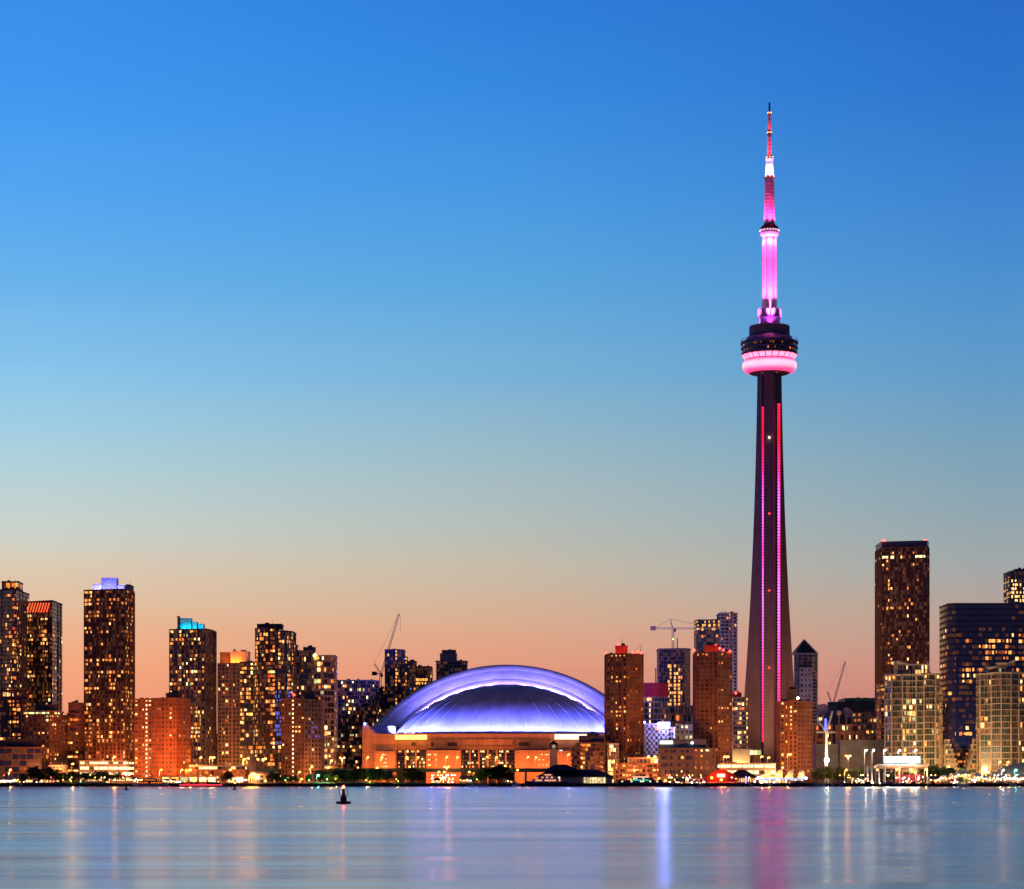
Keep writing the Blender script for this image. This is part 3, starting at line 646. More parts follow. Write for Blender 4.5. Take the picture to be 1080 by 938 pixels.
bld('terraced_flats', 'low brown terraced flats with small pyramid gazebos on the roof', [
    T([(653,1690),(695,1690)], 806, style='condo', wall='brown', lit=.25, pal='orange', cw=4.4, fh=3.4, band=(1.1,1.2), back=14, roof=False),
    T([(648,1687),(653,1687)], 808, style='condo', wall='brown', lit=.15, pal='yellow', cw=4, back=14, roof=False),
    T([(662,1692),(694,1692)], 800, bot=806, style='glassy', wall='tan', lit=.5, pal='white', cw=5, fh=4, back=10, part='roof_terrace', roof=False)])
rt = bpy.data.objects['terraced_flats']
for px in (661,667,673,679):
    m = MB(); x = wx(px,1693); z = wz(797,1693); m.prism([(x-2,1692),(x+2,1692),(x+2,1696),(x-2,1696)], z, z+2.4, 0, [(x-.1,1693.9),(x+.1,1693.9),(x+.1,1694.1),(x-.1,1694.1)])
    for dx in (-1.8,1.8): m.tube((x+dx,1692.2,z), (x+dx,1692.2,z-2.4), .12, .12, 4)
    m.build('gazebo', MT['darkroof'], rt)
bld('parking_garage', 'brightly lit white parking decks at the foot of the great tower', [
    T([(757,1680),(818,1680)], 806, style='white', wall='grey', glass='brown', lit=.97, pal='white', fh=4.6, sub=2, cw=8, pier=(.4,.1), band=(1.4,.3), back=20, zone=lambda u,v,i: (.93, 3))])
bld('visitor_entrance', 'glowing white canopy box with round concrete drum at the great tower base', [
    T([(785,1880),(803,1880)], 791, bot=797, style='glassy', wall='white', lit=1, pal='white', cw=6, fh=5, back=12, part='light_box', roof=False),
    T([(786,1882),(791,1882)], 797, windows=False, wall='rust', back=8, roof=False),
    T([(791,1884),(794,1880),(800,1880),(803,1884)], 797, windows=False, wall='stadium', back=8, part='drum', roof=False)])
# filler blocks low on the skyline where the photo shows dark lit low-rise behind
for i, (a, c, t, Y, w, lab) in enumerate((
    (141,180,790,1880,'brown','brown low-rise seen in the gap behind the orange slab'),
    (226,236,775,1930,'tan','small low-rise seen in the gap left of the olive tower'),
    (340,362,795,1870,'rust','orange-lit low-rise behind the dark tower at the stadium left'),
    (715,735,775,1960,'brown','brown infill block behind the arched-window building'),
    (986,1034,790,1830,'slate','dark infill block behind the stepped white terraces'))):
    bld('low_rise', lab, [T([(a,Y),(c,Y)], t, style='condo', wall=w, lit=.25, pal='orange', back=20)])

# ------------------------------------------------------------------ the great tower
TY = 2000.0; TX = wx(811.5, TY); K = TY/F
tower = thing('observation_tower', 'tall concrete tower with a glowing pink pod and pink-lit needle', 'tower', (TX, TY, GZ))
AX = Vector((TX, TY, 0))
def th(py): return wz(py, TY)
def wing_len(z):                                        # reach of each leg from the axis
    t = max(0, (th(397)-z)/(th(397)-GZ))
    return 9.2+5.2*t+13.5*t**2.2
def section(z):
    pts = []; L = wing_len(z); core = 7.2; hw = 3.6+1.0*max(0, (th(397)-z)/300)*.6
    for a in (-97, 23, 143):
        a = math.radians(a); d = Vector((math.cos(a), math.sin(a))); n = Vector((-d.y, d.x))
        p0 = d*core*.8-n*hw*1.15; p1 = d*L-n*hw; p2 = d*L+n*hw; p3 = d*core*.8+n*hw*1.15
        pts += [p0, p1, p2, p3]
    return [(TX+p.x, TY+p.y) for p in pts]
m = MB(); zs = [GZ+(th(394)-GZ)*i/40 for i in range(41)]
secs = [section(z) for z in zs]; n = 12
vs = [(x, y, z) for s_, z in zip(secs, zs) for x, y in s_]
fs = [(j*n+i, j*n+(i+1)%n, (j+1)*n+(i+1)%n, (j+1)*n+i) for j in range(40) for i in range(n)]
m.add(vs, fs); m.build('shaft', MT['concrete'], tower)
m = MB(); m.prism([(TX+7.6*math.cos(math.radians(a)), TY+7.6*math.sin(math.radians(a))) for a in range(-7, 353, 60)], GZ, th(394)); m.build('core', MT['slate'], tower)
# glass lift shafts in the notches, each with its column of coloured lamps
def strip_mat():
    m = bpy.data.materials.new('shaft_led'); m.use_nodes = True; t = m.node_tree; p = t.nodes['Principled BSDF']
    g = N(t, 'ShaderNodeNewGeometry'); s_ = N(t, 'ShaderNodeSeparateXYZ'); t.links.new(g.outputs['Position'], s_.inputs[0])
    zz = M(t, 'DIVIDE', s_.outputs[2], 305)
    c = ramp(t, zz, [(0, (1,.006,.04)), (.18, (1,.006,.07)), (.30, (1,.015,.16)), (.5, (.6,.07,.6)), (.62, (1,.015,.16)), (.73, (.5,.06,.5)), (.83, (1,.01,.12)), (.92, (1,.002,.01)), (1, (1,.005,.03))])
    t.links.new(c, p.inputs['Emission Color']); p.inputs['Emission Strength'].default_value = 6.0
    p.inputs['Base Color'].default_value = (.1,.02,.05,1); return m
LED = strip_mat()
for ang, r, w_, top, bot in ((-143, 8.6, .42, 432, 782), (-37, 9.2, .75, 428, 795)):
    a = math.radians(ang)
    x = TX+(wx(803.7,TY)-TX if ang < -90 else wx(820.6,TY)-TX); y = TY-6.3
    m = MB(); m.box(x-1.1, x+1.1, y+.3, y+2.5, GZ, th(397)); sh = m.build('lift_shaft', GL['glass'], tower)
    m = MB(); z = th(bot)
    xx = x
    while z < th(top):
        m.box(xx-w_*1.15, xx+w_*1.15, y-.05, y+.28, z, z+1.75); z += 2.5
    m.build('light_strip', LED, sh)
for py, mm in ((463.5, MWHL), (543.5, MRED), (624.5, MRED), (705.5, MRED)):
    z = th(py); L = wing_len(z); m = MB(); m.ball((TX-L*.12, TY-L-.8, z), .42, 6); m.build('warning_light', mm, tower)
# the pod
def lathe_part(name, prof, mm, n=48, parent=tower, smooth=True):
    m = MB(); m.lathe([(r*K, th(y)) for r, y in prof], TX, TY, n); return m.build(name, mm, parent, smooth)
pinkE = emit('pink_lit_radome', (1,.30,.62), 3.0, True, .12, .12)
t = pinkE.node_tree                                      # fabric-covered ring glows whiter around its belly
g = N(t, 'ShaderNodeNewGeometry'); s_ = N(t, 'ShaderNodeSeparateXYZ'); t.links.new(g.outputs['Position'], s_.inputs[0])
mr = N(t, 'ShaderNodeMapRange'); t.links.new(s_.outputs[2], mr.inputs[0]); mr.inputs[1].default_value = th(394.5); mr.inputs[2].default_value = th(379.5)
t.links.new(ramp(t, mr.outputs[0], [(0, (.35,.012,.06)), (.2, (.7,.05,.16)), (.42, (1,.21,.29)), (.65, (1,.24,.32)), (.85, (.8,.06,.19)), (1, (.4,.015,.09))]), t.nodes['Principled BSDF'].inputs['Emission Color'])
lathe_part('underside', [(9,394), (20,394.6), (23,393.2)], MT['brown'])
lathe_part('radome', [(21.5,394), (24.5,392.9), (27,390.8), (28.3,388), (28.6,385.6), (28,383), (26.6,381.2), (24.8,380.3), (23,380)], pinkE)
lathe_part('deck_soffit', [(22.8,380.4), (24.6,380.2), (28.9,374.9), (29.3,374.4)], MT['brown'])
mp = emit('pink_lamp', (1,.13,.24), 4.0)
for i in range(24):
    a0 = 2*math.pi*i/24+.018; a1 = 2*math.pi*(i+1)/24-.018; m = MB()
    m.lathe([(25.3*K, th(379.6)), (28.9*K, th(375.3))], TX, TY, 3, 0, a0, a1); o = m.build('soffit_lamp', mp, tower)
    o.data.flip_normals()
lathe_part('lower_deck', [(29.2,374.4), (29.6,373.6), (29.6,372)], MT['navy'])
lathe_part('deck_glass', [(28.6,372.2), (28.6,369.2)], GL['brown'])
lathe_part('middle_deck', [(28.6,369.3), (29.9,369.1), (30.1,367), (29,366.8)], MT['navy'])
lathe_part('deck_glass', [(28.9,367), (28.9,363.4)], GL['brown'])
lathe_part('upper_deck', [(28.9,363.6), (30.3,363.4), (30.3,361.4), (28,360.8), (26,360.2), (21.5,353.8)], MT['navy'])
for z0_, z1_ in ((371.6,369.8), (366.5,364.2)):
    for i in range(72):
        if rnd.random() < .4:
            a0 = 2*math.pi*i/72; a1 = a0+2*math.pi/72*rnd.uniform(.3,.8); m = MB()
            m.lathe([(29.05*K, th(z0_)), (29.05*K, th(z1_))], TX, TY, 2, 0, a0, a1); m.build('window', LIT[rnd.choices((0,1,2,4),(6,2,.5,7))[0]], tower)
lathe_part('pod_roof', [(21.3,354.4), (21.3,345.2), (20.6,344.4), (9,343.8)], MT['slate'], smooth=False)
m = MB()
for i in range(24):                                      # railings and aerial rings round the roof edge
    a = 2*math.pi*i/24; x, y = TX+30*K*math.cos(a), TY+30*K*math.sin(a); m.tube((x,y,th(361.4)), (x,y,th(358.6)), .14, .14, 4)
    a2 = 2*math.pi*(i+1)/24; m.tube((x,y,th(358.6)), (TX+30*K*math.cos(a2), TY+30*K*math.sin(a2), th(358.6)), .14, .14, 4)
    m.tube((x,y,th(358.6)), (TX+26.5*K*math.cos(a), TY+26.5*K*math.sin(a), th(360.6)), .1, .1, 4)
m.build('railing', MT['steel'], tower)
for px in (791, 831.5):
    m = MB(); m.tube((wx(px,TY),TY,th(345)), (wx(px,TY),TY,th(341.5)), .18, .1, 4); m.build('antenna', MT['black'], tower)
hexa = lambda r, py0, py1, name, mm, ns=6, r1=None: lathe_part(name, [(r, py0), (r1 or r, py1)], mm, ns, smooth=False)
hexa(9.6, 344, 334, 'collar_base', MT['purple'], 12)
for dx in (-8.6, 8.6):
    m = MB(); x = TX+dx*K; m.box(x-1.5, x+1.5, TY-5, TY+2, th(344), th(326)); m.build('buttress', MT['radome'], tower)
m = MB()
for a in range(0, 360, 30):
    a = math.radians(a+15); x, y = TX+10.6*K*math.cos(a), TY+10.6*K*math.sin(a)
    m.box(x-1.6, x+1.6, y-1.6, y+1.6, th(335.5), th(327.5))
m.build('antenna_collar', MT['purple'], tower)
hexa(7.3, 344, 249, 'upper_shaft', MT['radome'], 12, 6.9)
for i in range(12):
    if i % 2: continue
    a = math.radians(i*30); m = MB(); x, y = TX+7.15*K*math.cos(a), TY+7.15*K*math.sin(a); m.tube((x,y,th(344)), (x,y,th(250)), .55, .5, 4); m.build('shaft_rib', MT['steel'], tower)
lathe_part('upper_pod', [(6.8,251), (8.2,250), (9.8,247.6), (10.1,246), (9.6,243.4), (9.6,242.6)], MT['radome'])
lathe_part('upper_pod_roof', [(9.9,242.8), (9.7,241), (8,238.8), (5.6,236.8)], MT['redtarp'])
mw = emit('upper_pod_lamp', (1,.5,.75), 5)
for i in range(20):
    a = 2*math.pi*i/20; m = MB(); m.ball((TX+10.2*K*math.cos(a), TY+10.2*K*math.sin(a), th(243.6)), .3, 5); m.build('ring_lamp', mw, tower)
def mast_mat():
    m = mat('mast_panels', (.62,.5,.55), .5, var=.1); return m
MM = mast_mat()
def mast(r0, r1, py0, py1, mm, name='mast_section', nseg=12, rings=8):
    lathe_part(name, [(r0, py0), (r1, py1)], mm, nseg, smooth=False)
    for k in range(rings):
        f = (k+.5)/rings; rr = r0+(r1-r0)*f; y = py0+(py1-py0)*f
        lathe_part('flange', [(rr-.2, y+.16), (rr+.22, y+.16), (rr+.22, y-.16), (rr-.2, y-.16)], MT['slate'], nseg, smooth=False)
mast(5.6, 5.0, 238, 188.5, MM, rings=14)
lathe_part('mast_collar', [(4.5,189.2), (5.5,188.8), (5.5,187.2), (3.5,186.8)], MT['dark'], 12)
mast(4.4, 3.7, 188, 168.5, MT['radome'], rings=2)
lathe_part('mast_collar', [(3,169.2), (4.2,168.8), (4.2,166.8), (2,166.4)], MT['purple'], 12)
mast(2.3, 2.0, 168, 143, MM, rings=6)
lathe_part('mast_collar', [(1.6,144), (2.4,143.4), (2.4,140.6), (1.5,140)], MT['dark'], 10)
mast(1.7, 1.5, 141, 120.5, MM, rings=5)
lathe_part('mast_collar', [(1.2,121), (2.1,120.8), (2.1,119.2), (.9,119)], MT['dark'], 10)
lathe_part('mast_tip', [(1.0,120), (.9,109), (.3,108)], MT['dark'], 8)
for r_, y in ((5.5,187), (4.2,166.4), (2.4,140.2), (2.1,119.4)):
    for a in (-140, -90, -40, 40, 140):
        a = math.radians(a); m = MB(); m.ball((TX+r_*K*math.cos(a), TY+r_*K*math.sin(a), th(y)), .42, 6); m.build('mast_lamp', emit('amber_mast_lamp', (1,.22,.03), 9) if 'amber_mast_lamp' not in bpy.data.materials else bpy.data.materials['amber_mast_lamp'], tower)
# floodlights that wash each mast section from the ledge below it
def wash(r, py, aimy, col, e, spot=40, nn=4, a_off=-90):
    for i in range(nn):
        a = math.radians(a_off+(-70, 0, 70, 180, -35, 35)[i]); d = Vector((math.cos(a), math.sin(a), 0))
        p = Vector((TX, TY, th(py)))+d*r*K; q = Vector((TX, TY, th(aimy)))
        light('SPOT', 'mast_floodlight', p, col, e, tower, .5, q, spot, .9)
PK = (1,.09,.52)
wash(20.5, 344, 285, PK, 4.2e5, 52, 3)
wash(14.5, 327, 262, PK, 1.5e5, 40, 3)
wash(14, 245, 290, PK, 9e4, 60, 3)
wash(18, 344, 331, (.7,.07,.8), 2.2e4, 60, 3)
wash(14, 262, 245, (1,.35,.75), 9e3, 70, 3)
wash(11.6, 241, 205, (1,.04,.30), 1.9e5, 50, 3)
wash(8.5, 187, 174, (.5,.36,1), 6e4, 80, 3)
wash(7, 167, 152, (1,.02,.04), 2.6e4, 60, 3)
wash(6, 141, 128, (1,.04,.08), 6e3, 60, 3)
# floodlights at the foot, greenish on the front leg and warm at the side
light('SPOT', 'foot_floodlight', (wx(815,1900), 1895, 30), (.85,.72,.2), 2.2e5, tower, 1, (TX+2, TY-10, 75), 80, 1)
light('SPOT', 'foot_floodlight', (wx(790,1890), 1895, 26), (1,.5,.25), 2.2e5, tower, 1, (TX-15, TY-5, 90), 80, 1)

# ------------------------------------------------------------------ the domed stadium
DY = 1965.0; DX = wx(535, DY); KD = DY/F; ZB = wz(774, DY)
dome = thing('domed_stadium', 'domed stadium with a violet-lit arched roof over orange concrete walls', 'stadium', (DX, 1840, GZ))
def arc(half, sag, n=64, cut=None):                     # circular arc in the vertical plane, photo-row units
    R_ = (half*half+sag*sag)/(2*sag); a = math.asin(min(1, half/R_)); r = []
    for i in range(n+1):
        q = -a+2*a*i/n; r.append((math.sin(q)*R_*KD, ZB+(math.cos(q)*R_-(R_-sag))*KD))
    return r
def loft(arcs, name, mm, smooth=True):                  # arcs: (half, sag, y)
    m = MB(); rows = [[(DX+x, y, z) for x, z in arc(h, s_)] for h, s_, y in arcs]; k = len(rows[0])
    vs = [p for r in rows for p in r]
    fs = [(j*k+i+1, j*k+i, (j+1)*k+i, (j+1)*k+i+1) for j in range(len(rows)-1) for i in range(k-1)]
    m.add(vs, fs); return m.build(name, mm, dome, smooth)
RW = MT['roofw']
# front quarter dome: cap of a sphere, cut by the arch plane
sag = 51.0; half = 117.0; R_ = (half*half+sag*sag)/(2*sag)
m = MB(); prof = []
for j in range(25):
    q = math.asin(half/R_)*(1-j/24.0); prof.append((max(.01, math.sin(q)*R_*KD), ZB+(math.cos(q)*R_-(R_-sag))*KD))
m.lathe(prof, DX, DY-20, 96, 0, math.pi, 2*math.pi, .82); m.build('front_dome', RW, dome, True)
m = MB()                                                # radial standing seams
for i in range(1, 18):
    a = math.pi+math.pi*i/18
    for j in range(22):
        (r0, z0_), (r1, z1_) = prof[j], prof[j+1]
        m.tube((DX+r0*math.cos(a), DY-20+r0*.82*math.sin(a), z0_), (DX+r1*math.cos(a), DY-20+r1*.82*math.sin(a), z1_), .26, .26, 4)
m.build('roof_seam', MT['radome'], dome)
loft([(117,51,DY-20.2), (118,52.5,DY-21.5), (118.3,53,DY-21.5)], 'dome_lip', MT['stadium'])
loft([(118.2,53,DY-21.4), (121,56.5,DY-13)], 'inner_arch_face', RW)
loft([(121,56.5,DY-13), (121.2,56.8,DY+2), (121.8,57.4,DY+2)], 'arch_gap', MT['black'])
loft([(121.4,57.2,DY-10), (127,60.5,DY-6), (139.5,67,DY+3)], 'main_arch_face', RW)
loft([(139.5,67,DY+3), (140.5,67.6,DY+3.4), (147.5,73.5,DY+10), (147.5,73.5,DY+80)], 'vault_roof', RW)
m = MB(); sag2 = 73.5; half2 = 147.5; R2 = (half2*half2+sag2*sag2)/(2*sag2); prof2 = []
for j in range(19):
    q = math.asin(half2/R2)*(1-j/18.0); prof2.append((max(.01, math.sin(q)*R2*KD), ZB+(math.cos(q)*R2-(R2-sag2))*KD))
m.lathe(prof2, DX, DY+80, 64, 0, 0, math.pi, .8); m.build('rear_dome', MT['lilac'], dome, True)
# podium of concrete walls, bays and stair blocks
def pod(name, px0, px1, py0, py1, Y, depth, mm, parent=dome):
    return box_part(parent, name, px0, px1, py0, py1, Y, depth, mm)
gy = HY+(CZ-GZ)*F/1840
pod('podium_wall', 395, 650, 774, 791, 1850, 200, MT['stadium'])
m = MB()                                                # the high left shoulder with its sloping end
Y = 1846; vs = [(wx(x,Y), wz(y,Y)) for x, y in ((382,765),(388.5,765),(396,774),(418,774.3),(418,gy),(382,gy))]; k = len(vs)
m.add([(x,Y,z) for x,z in vs]+[(x,Y+160,z) for x,z in vs], [tuple(range(k)), tuple(range(2*k-1,k-1,-1))]+[((i+1)%k, i, i+k, (i+1)%k+k) for i in range(k)]); m.build('podium_wall', MT['stadium'], dome)
m = MB(); Y2 = 1950                                      # violet-lit gutter block at the arch foot
pod('arch_foot', 390, 417, 766, 774, 1930, 60, RW)
for y in (779.5, 787.3):
    pod('ledge', 418, 650, y, y+.8, 1849, 1.2, MT['tan'])
for px in (427,439,454,470,486,503,522,541,560,577,596,612,628):
    pod('pilaster', px, px+.7, 780.5, 787.2, 1849.3, .8, MT['tan'])
for a, c in ((409,415),(434,438),(472,482),(547,558),(455,457),(607,613)):
    pod('louvre_panel', a, c, 783.4, 787, 1849.2, .9, MT['louvre'])
for a, c, t in ((395,417,792.5),(449.5,486,791.5),(543,580,791.5),(588,606,792)):
    pod('stair_block', a, c, t, gy, 1840, 20, MT['stadium'])
for a, c in ((417,449.5),(486,543),(580,590),(606,650)):
    o = pod('glazed_bay', a, c, 791, gy, 1852, 10, GL['glass'])
    n = max(1, round((c-a)/9.5))
    for k in range(n+1):
        x = a+(c-a)*k/n
        if k in (0, n): continue
        pod('column', x-.8, x+.8, 791, gy, 1846, 5, MT['stadium'])
    for k in range(5):
        pod('transom', a, c, 794+k*4, 794.4+k*4, 1851.4, .5, MT['slate'])
    k = a+1
    while k < c-2:
        for row in range(5):
            if rnd.random() < (.5 if row in (0,3,4) else .16):
                pod('window', k, k+rnd.choice((1.2,1.8)), 791.8+row*4, 793.6+row*4, 1851.2, .15, LIT[rnd.choices((1,2,3,4),(2,3,3,3))[0]])
        k += 2.2
for a, c, ys in ((403,410,(795.5,800,804,808)), (450,463,(795.5,801,806.5)), (568,580,(795.5,801,806.5))):
    for y in ys:
        k = a
        while k < c-1:
            if rnd.random() < .8: pod('window', k, k+1.1, y, y+1.1, 1839.8, .15, LIT[rnd.choice((2,3,5,4))])
            k += 1.6
pod('lit_sign', 416.8, 450.2, 775.2, 780.2, 1844, 1.2, emit('amber_sign', (1,.42,.10), 3.2))
pod('lit_sign', 585, 628.5, 774.6, 780, 1844, 1.2, emit('pink_white_sign', (1,.52,.34), 3.0))
m = MB(); m.lathe([(.1,0),(1.4,.2),(2.3,.9),(2.5,1.3)], 0, 0, 14)
dish = m.build('satellite_dish', MT['radome'], dome); dish.location = (wx(405,1842)-DX, 3, wz(791.5,1842)-GZ+2); dish.rotation_euler = (math.radians(70), 0, math.radians(25))
m = MB(); m.tube((wx(405,1842),1844,wz(792.5,1842)-.2), (wx(405,1842),1843.2,wz(792.5,1842)+2.4), .2, .2, 5); m.build('dish_mast', MT['steel'], dome)
# violet floodlights on the podium roof edge wash the dome and the arch face
VI = (.27,.22,1)
for i in range(1, 19):
    a = math.pi+math.pi*(i+.5)/20; x = DX+(half*KD+7)*math.cos(a); y = DY-20+(half*KD*.82+9)*math.sin(a)
    light('SPOT', 'dome_floodlight', (x, y, ZB+1.2), (.11,.12,1), 9.5e4*rnd.uniform(.55,1.35), dome, .6, (DX+(half*KD*.6)*math.cos(a), DY-20+half*KD*.50*math.sin(a), ZB+30), 150, .7)
for i in range(15):
    f = -1+2*i/14.0; q = f*math.asin(127/164.0)*.93; xx = math.sin(q)*164*KD; zz = ZB+(math.cos(q)*164-(164-60.5))*KD
    light('SPOT', 'arch_floodlight', (DX+xx*.9, DY-34, max(ZB+1, zz-4.5)), VI, 1.0e5*(1+1.3*abs(f)), dome, 1, (DX+xx*1.02, DY+1, zz+2), 95, .9)
# orange floodlights on the podium front
for px in (388,404,430,455,475,500,522,548,570,592,610):
    light('POINT', 'podium_floodlight', (wx(px,1826), 1822, GZ+7.5), (1,.21,.03), 1.7e4, dome, .6)

# ------------------------------------------------------------------ elevated road before the stadium
xy = thing('elevated_road', 'long dark elevated roadway on columns in front of the stadium wall', 'flyover', (0, 1795, GZ))
m = MB(); m.box(-420, 420, 1790, 1812, 10.2, 11.8); m.build('deck', MT['road'], xy)
m = MB(); m.box(-420, 420, 1789.5, 1789.9, 10.6, 12.9); m.box(-420, 420, 1812.1, 1812.5, 10.6, 12.9); m.build('parapet', MT['green'], xy)
for x in range(-410, 420, 20):
    m = MB(); m.box(x-.8, x+.8, 1793, 1794.6, GZ, 10.2); m.box(x-.8, x+.8, 1807, 1808.6, GZ, 10.2); m.box(x-.9, x+.9, 1790.5, 1811.5, 9.1, 10.25); m.build('pier', MT['grey'], xy)

# ------------------------------------------------------------------ cranes
def lattice(m, p, q, s_, n, r=.16):
    p = Vector(p); q = Vector(q); d = (q-p).normalized(); u = Vector((0,1,0)) if abs(d.y) < .9 else Vector((1,0,0)); w = d.cross(u).normalized()
    cs = [u*s_+w*s_, u*s_-w*s_, -u*s_-w*s_, -u*s_+w*s_]
    for c_ in cs: m.tube(p+c_, q+c_, r, r, 4)
    for k in range(n):
        a = p+(q-p)*k/n; b_ = p+(q-p)*(k+1)/n
        for i in range(4): m.tube(a+cs[i], b_+cs[(i+1)%4], r*.7, r*.7, 3)
def P3(px, py, Y): return Vector((wx(px,Y), Y, wz(py,Y)))
def luffer(lab, Y, base, pivot, tip, tail, wt, col, s_=.9, hook=None):
    c_ = thing('luffing_crane', lab, 'crane', (wx(base[0],Y), Y, GZ), 'cranes on the skyline')
    m = MB(); lattice(m, P3(base[0], HY, Y), P3(*base, Y), s_, 46, .2); m.build('mast', MT[col], c_)
    m = MB(); lattice(m, P3(*pivot, Y), P3(*tip, Y), s_*.75, 26, .18); m.build('jib', MT[col], c_)
    m = MB(); a = P3(*pivot, Y); b_ = P3(*tail, Y); lattice(m, a, b_, s_*.6, 6, .18); m.build('a_frame', MT[col], c_)
    m = MB(); m.tube(b_, P3(*tip, Y), .1, .1, 3)
    if hook: m.tube(P3(hook[0], hook[1], Y), P3(hook[0], hook[2], Y), .12, .12, 3); m.tube(P3(hook[0],hook[1],Y), P3(*tip,Y), .08, .08, 3)
    m.build('cable', MT['black'], c_)
    m = MB(); w_ = P3(*wt, Y); m.prism([(w_.x-2.2,Y-1.5),(w_.x+2.2,Y-1.5),(w_.x+2,Y+1.5),(w_.x-2,Y+1.5)], w_.z-1.6, w_.z+1.6); m.tube(w_, a, .6, .6, 4); m.build('counterweight', MT['black'], c_)
    m = MB(); m.box(a.x-.6, a.x+1.6, Y-2.6, Y-.8, a.z-2.6, a.z); m.build('cab', MT['dark'], c_)
luffer('red lattice crane with raised jib above the stadium left shoulder', 2100, (401.3,712), (402,711), (421,647.5), (394.5,700), (395,710.5), 'crane', hook=(422.5,652,668))
luffer('faint pale crane with raised jib above the low dark arena', 2320, (878,748), (878,745), (891.5,698), (873,730), (874,748), 'steel', .8, hook=(893,712,716))
Y = 1985; c_ = thing('tower_crane', 'horizontal tower crane standing on the dark unfinished tower', 'crane', (wx(710,Y), Y, wz(685,Y)), 'cranes on the skyline')
m = MB(); lattice(m, P3(709.8,688,Y), P3(709.8,664,Y), .8, 9, .2); m.build('mast', MT['steel'], c_)
m = MB(); lattice(m, P3(709.8,663,Y), P3(757,663,Y), .55, 20, .15); m.build('jib', MT['steel'], c_)
m = MB(); lattice(m, P3(709.8,663,Y), P3(688,662.6,Y), .6, 9, .15); m.build('counter_jib', MT['steel'], c_)
m = MB(); p = P3(689.5,662.5,Y); m.box(p.x-2.6,p.x+1.6,Y-1.2,Y+1.2,p.z-1.8,p.z+1.4); m.build('counterweight', MT['crane'], c_)
m = MB(); m.tube(P3(709.3,662,Y), P3(706.8,653,Y), .7, .3, 4); m.build('apex', MT['steel'], c_)
m = MB()
for q in ((692,661.8),(750,662)): m.tube(P3(706.8,653,Y), P3(*q,Y), .12, .12, 3)
m.build('cable', MT['black'], c_)
m = MB(); p = P3(711.5,665,Y); m.box(p.x-.9,p.x+.9,Y-2.4,Y-.9,p.z-1.2,p.z+1.2); m.build('cab', MT['black'], c_)
m = MB(); m.ball(P3(709.8,674.3,Y)-Vector((0,1.2,0)), .6, 6); m.build('work_lamp', emit('lime_lamp', (.4,1,.15), 5), c_)
m = MB(); m.tube(P3(714.4,687,Y), P3(714.4,673,Y), .45, .4, 5); tag(m.build('hoist_mast', MT['crane']), 'thin dark red hoist mast beside the tower crane on the unfinished tower', 'hoist')
m = MB(); p0 = P3(692,735,1960); m.tube(P3(691.6,744,1960), P3(691.6,705,1960), .5, .45, 5); m.tube(P3(690.4,706,1960), P3(692.4,706,1960), .4, .4, 4)
tag(m.build('hoist_mast', MT['red']), 'short red hoist mast rising behind the red tarpaulin', 'hoist')
Y = 1730; c_ = thing('davit_crane', 'small dark roof crane on the red-topped brown tower', 'crane', (wx(675.5,Y), Y, wz(690,Y)))
m = MB(); m.tube(P3(675.3,691,Y), P3(676.2,680.5,Y), .3, .2, 4); m.build('mast', MT['black'], c_)
m = MB(); m.tube(P3(668,686,Y), P3(679.5,692,Y), .22, .22, 4); m.tube(P3(676.2,680.5,Y), P3(669,686.5,Y), .08, .08, 3); m.build('boom', MT['black'], c_)

# ------------------------------------------------------------------ words that place a thing along the shore
SEG = [(0,52,'before the low blue-bayed block at far left'), (52,90,'near the greenish-lit annex at left'), (90,142,'before the parking decks under the violet-crowned tower'),
       (142,200,'before the orange floodlit slab'), (200,264,'before the long orange terminal'), (264,297,'near the white-posted pavilion'),
       (297,343,'before the brown slab with the bright strip'), (343,382,'below the broad dark tower'), (382,418,"at the stadium's left shoulder"),
       (418,452,'before the left amber sign'), (452,487,'before the stadium stair block'), (487,543,'before the stadium glazed bays'), (543,578,'left of the clock tower'),
       (578,606,'right of the clock tower'), (606,642,'before the brown low-rise'), (642,696,'before the terraced flats'), (696,732,'below the rooftop sign building'),
       (732,790,'around the red-lit barn roof'), (790,858,'around the lit sail canopies'), (858,882,'around the lit mast'), (882,925,'before the long grey shed'),
       (925,972,'by the bright white sign'), (972,1000,'right of the white sign'), (1000,1034,'below the white terraces'), (1034,1090,'below the right edge tower')]
ORD = ['first','second','third','fourth','fifth','sixth','seventh','eighth','ninth','tenth','eleventh','twelfth','thirteenth','fourteenth','fifteenth','sixteenth','seventeenth','eighteenth','nineteenth','twentieth']
def seg(px):
    for a, c, w in SEG:
        if a <= px < c: return w
    return SEG[0][2] if px < 0 else SEG[-1][2]
def name_row(items, what):                              # items: list of (object, photo column, kind words)
    d = {}
    for o, px, kw in items: d.setdefault((kw, seg(px)), []).append((px, o))
    for (kw, sg), l in d.items():
        l.sort(key=lambda t: t[0])
        for i, (px, o) in enumerate(l):
            o['label'] = f'{kw} {sg}' + ('' if len(l) == 1 else f', {ORD[i]} from left')

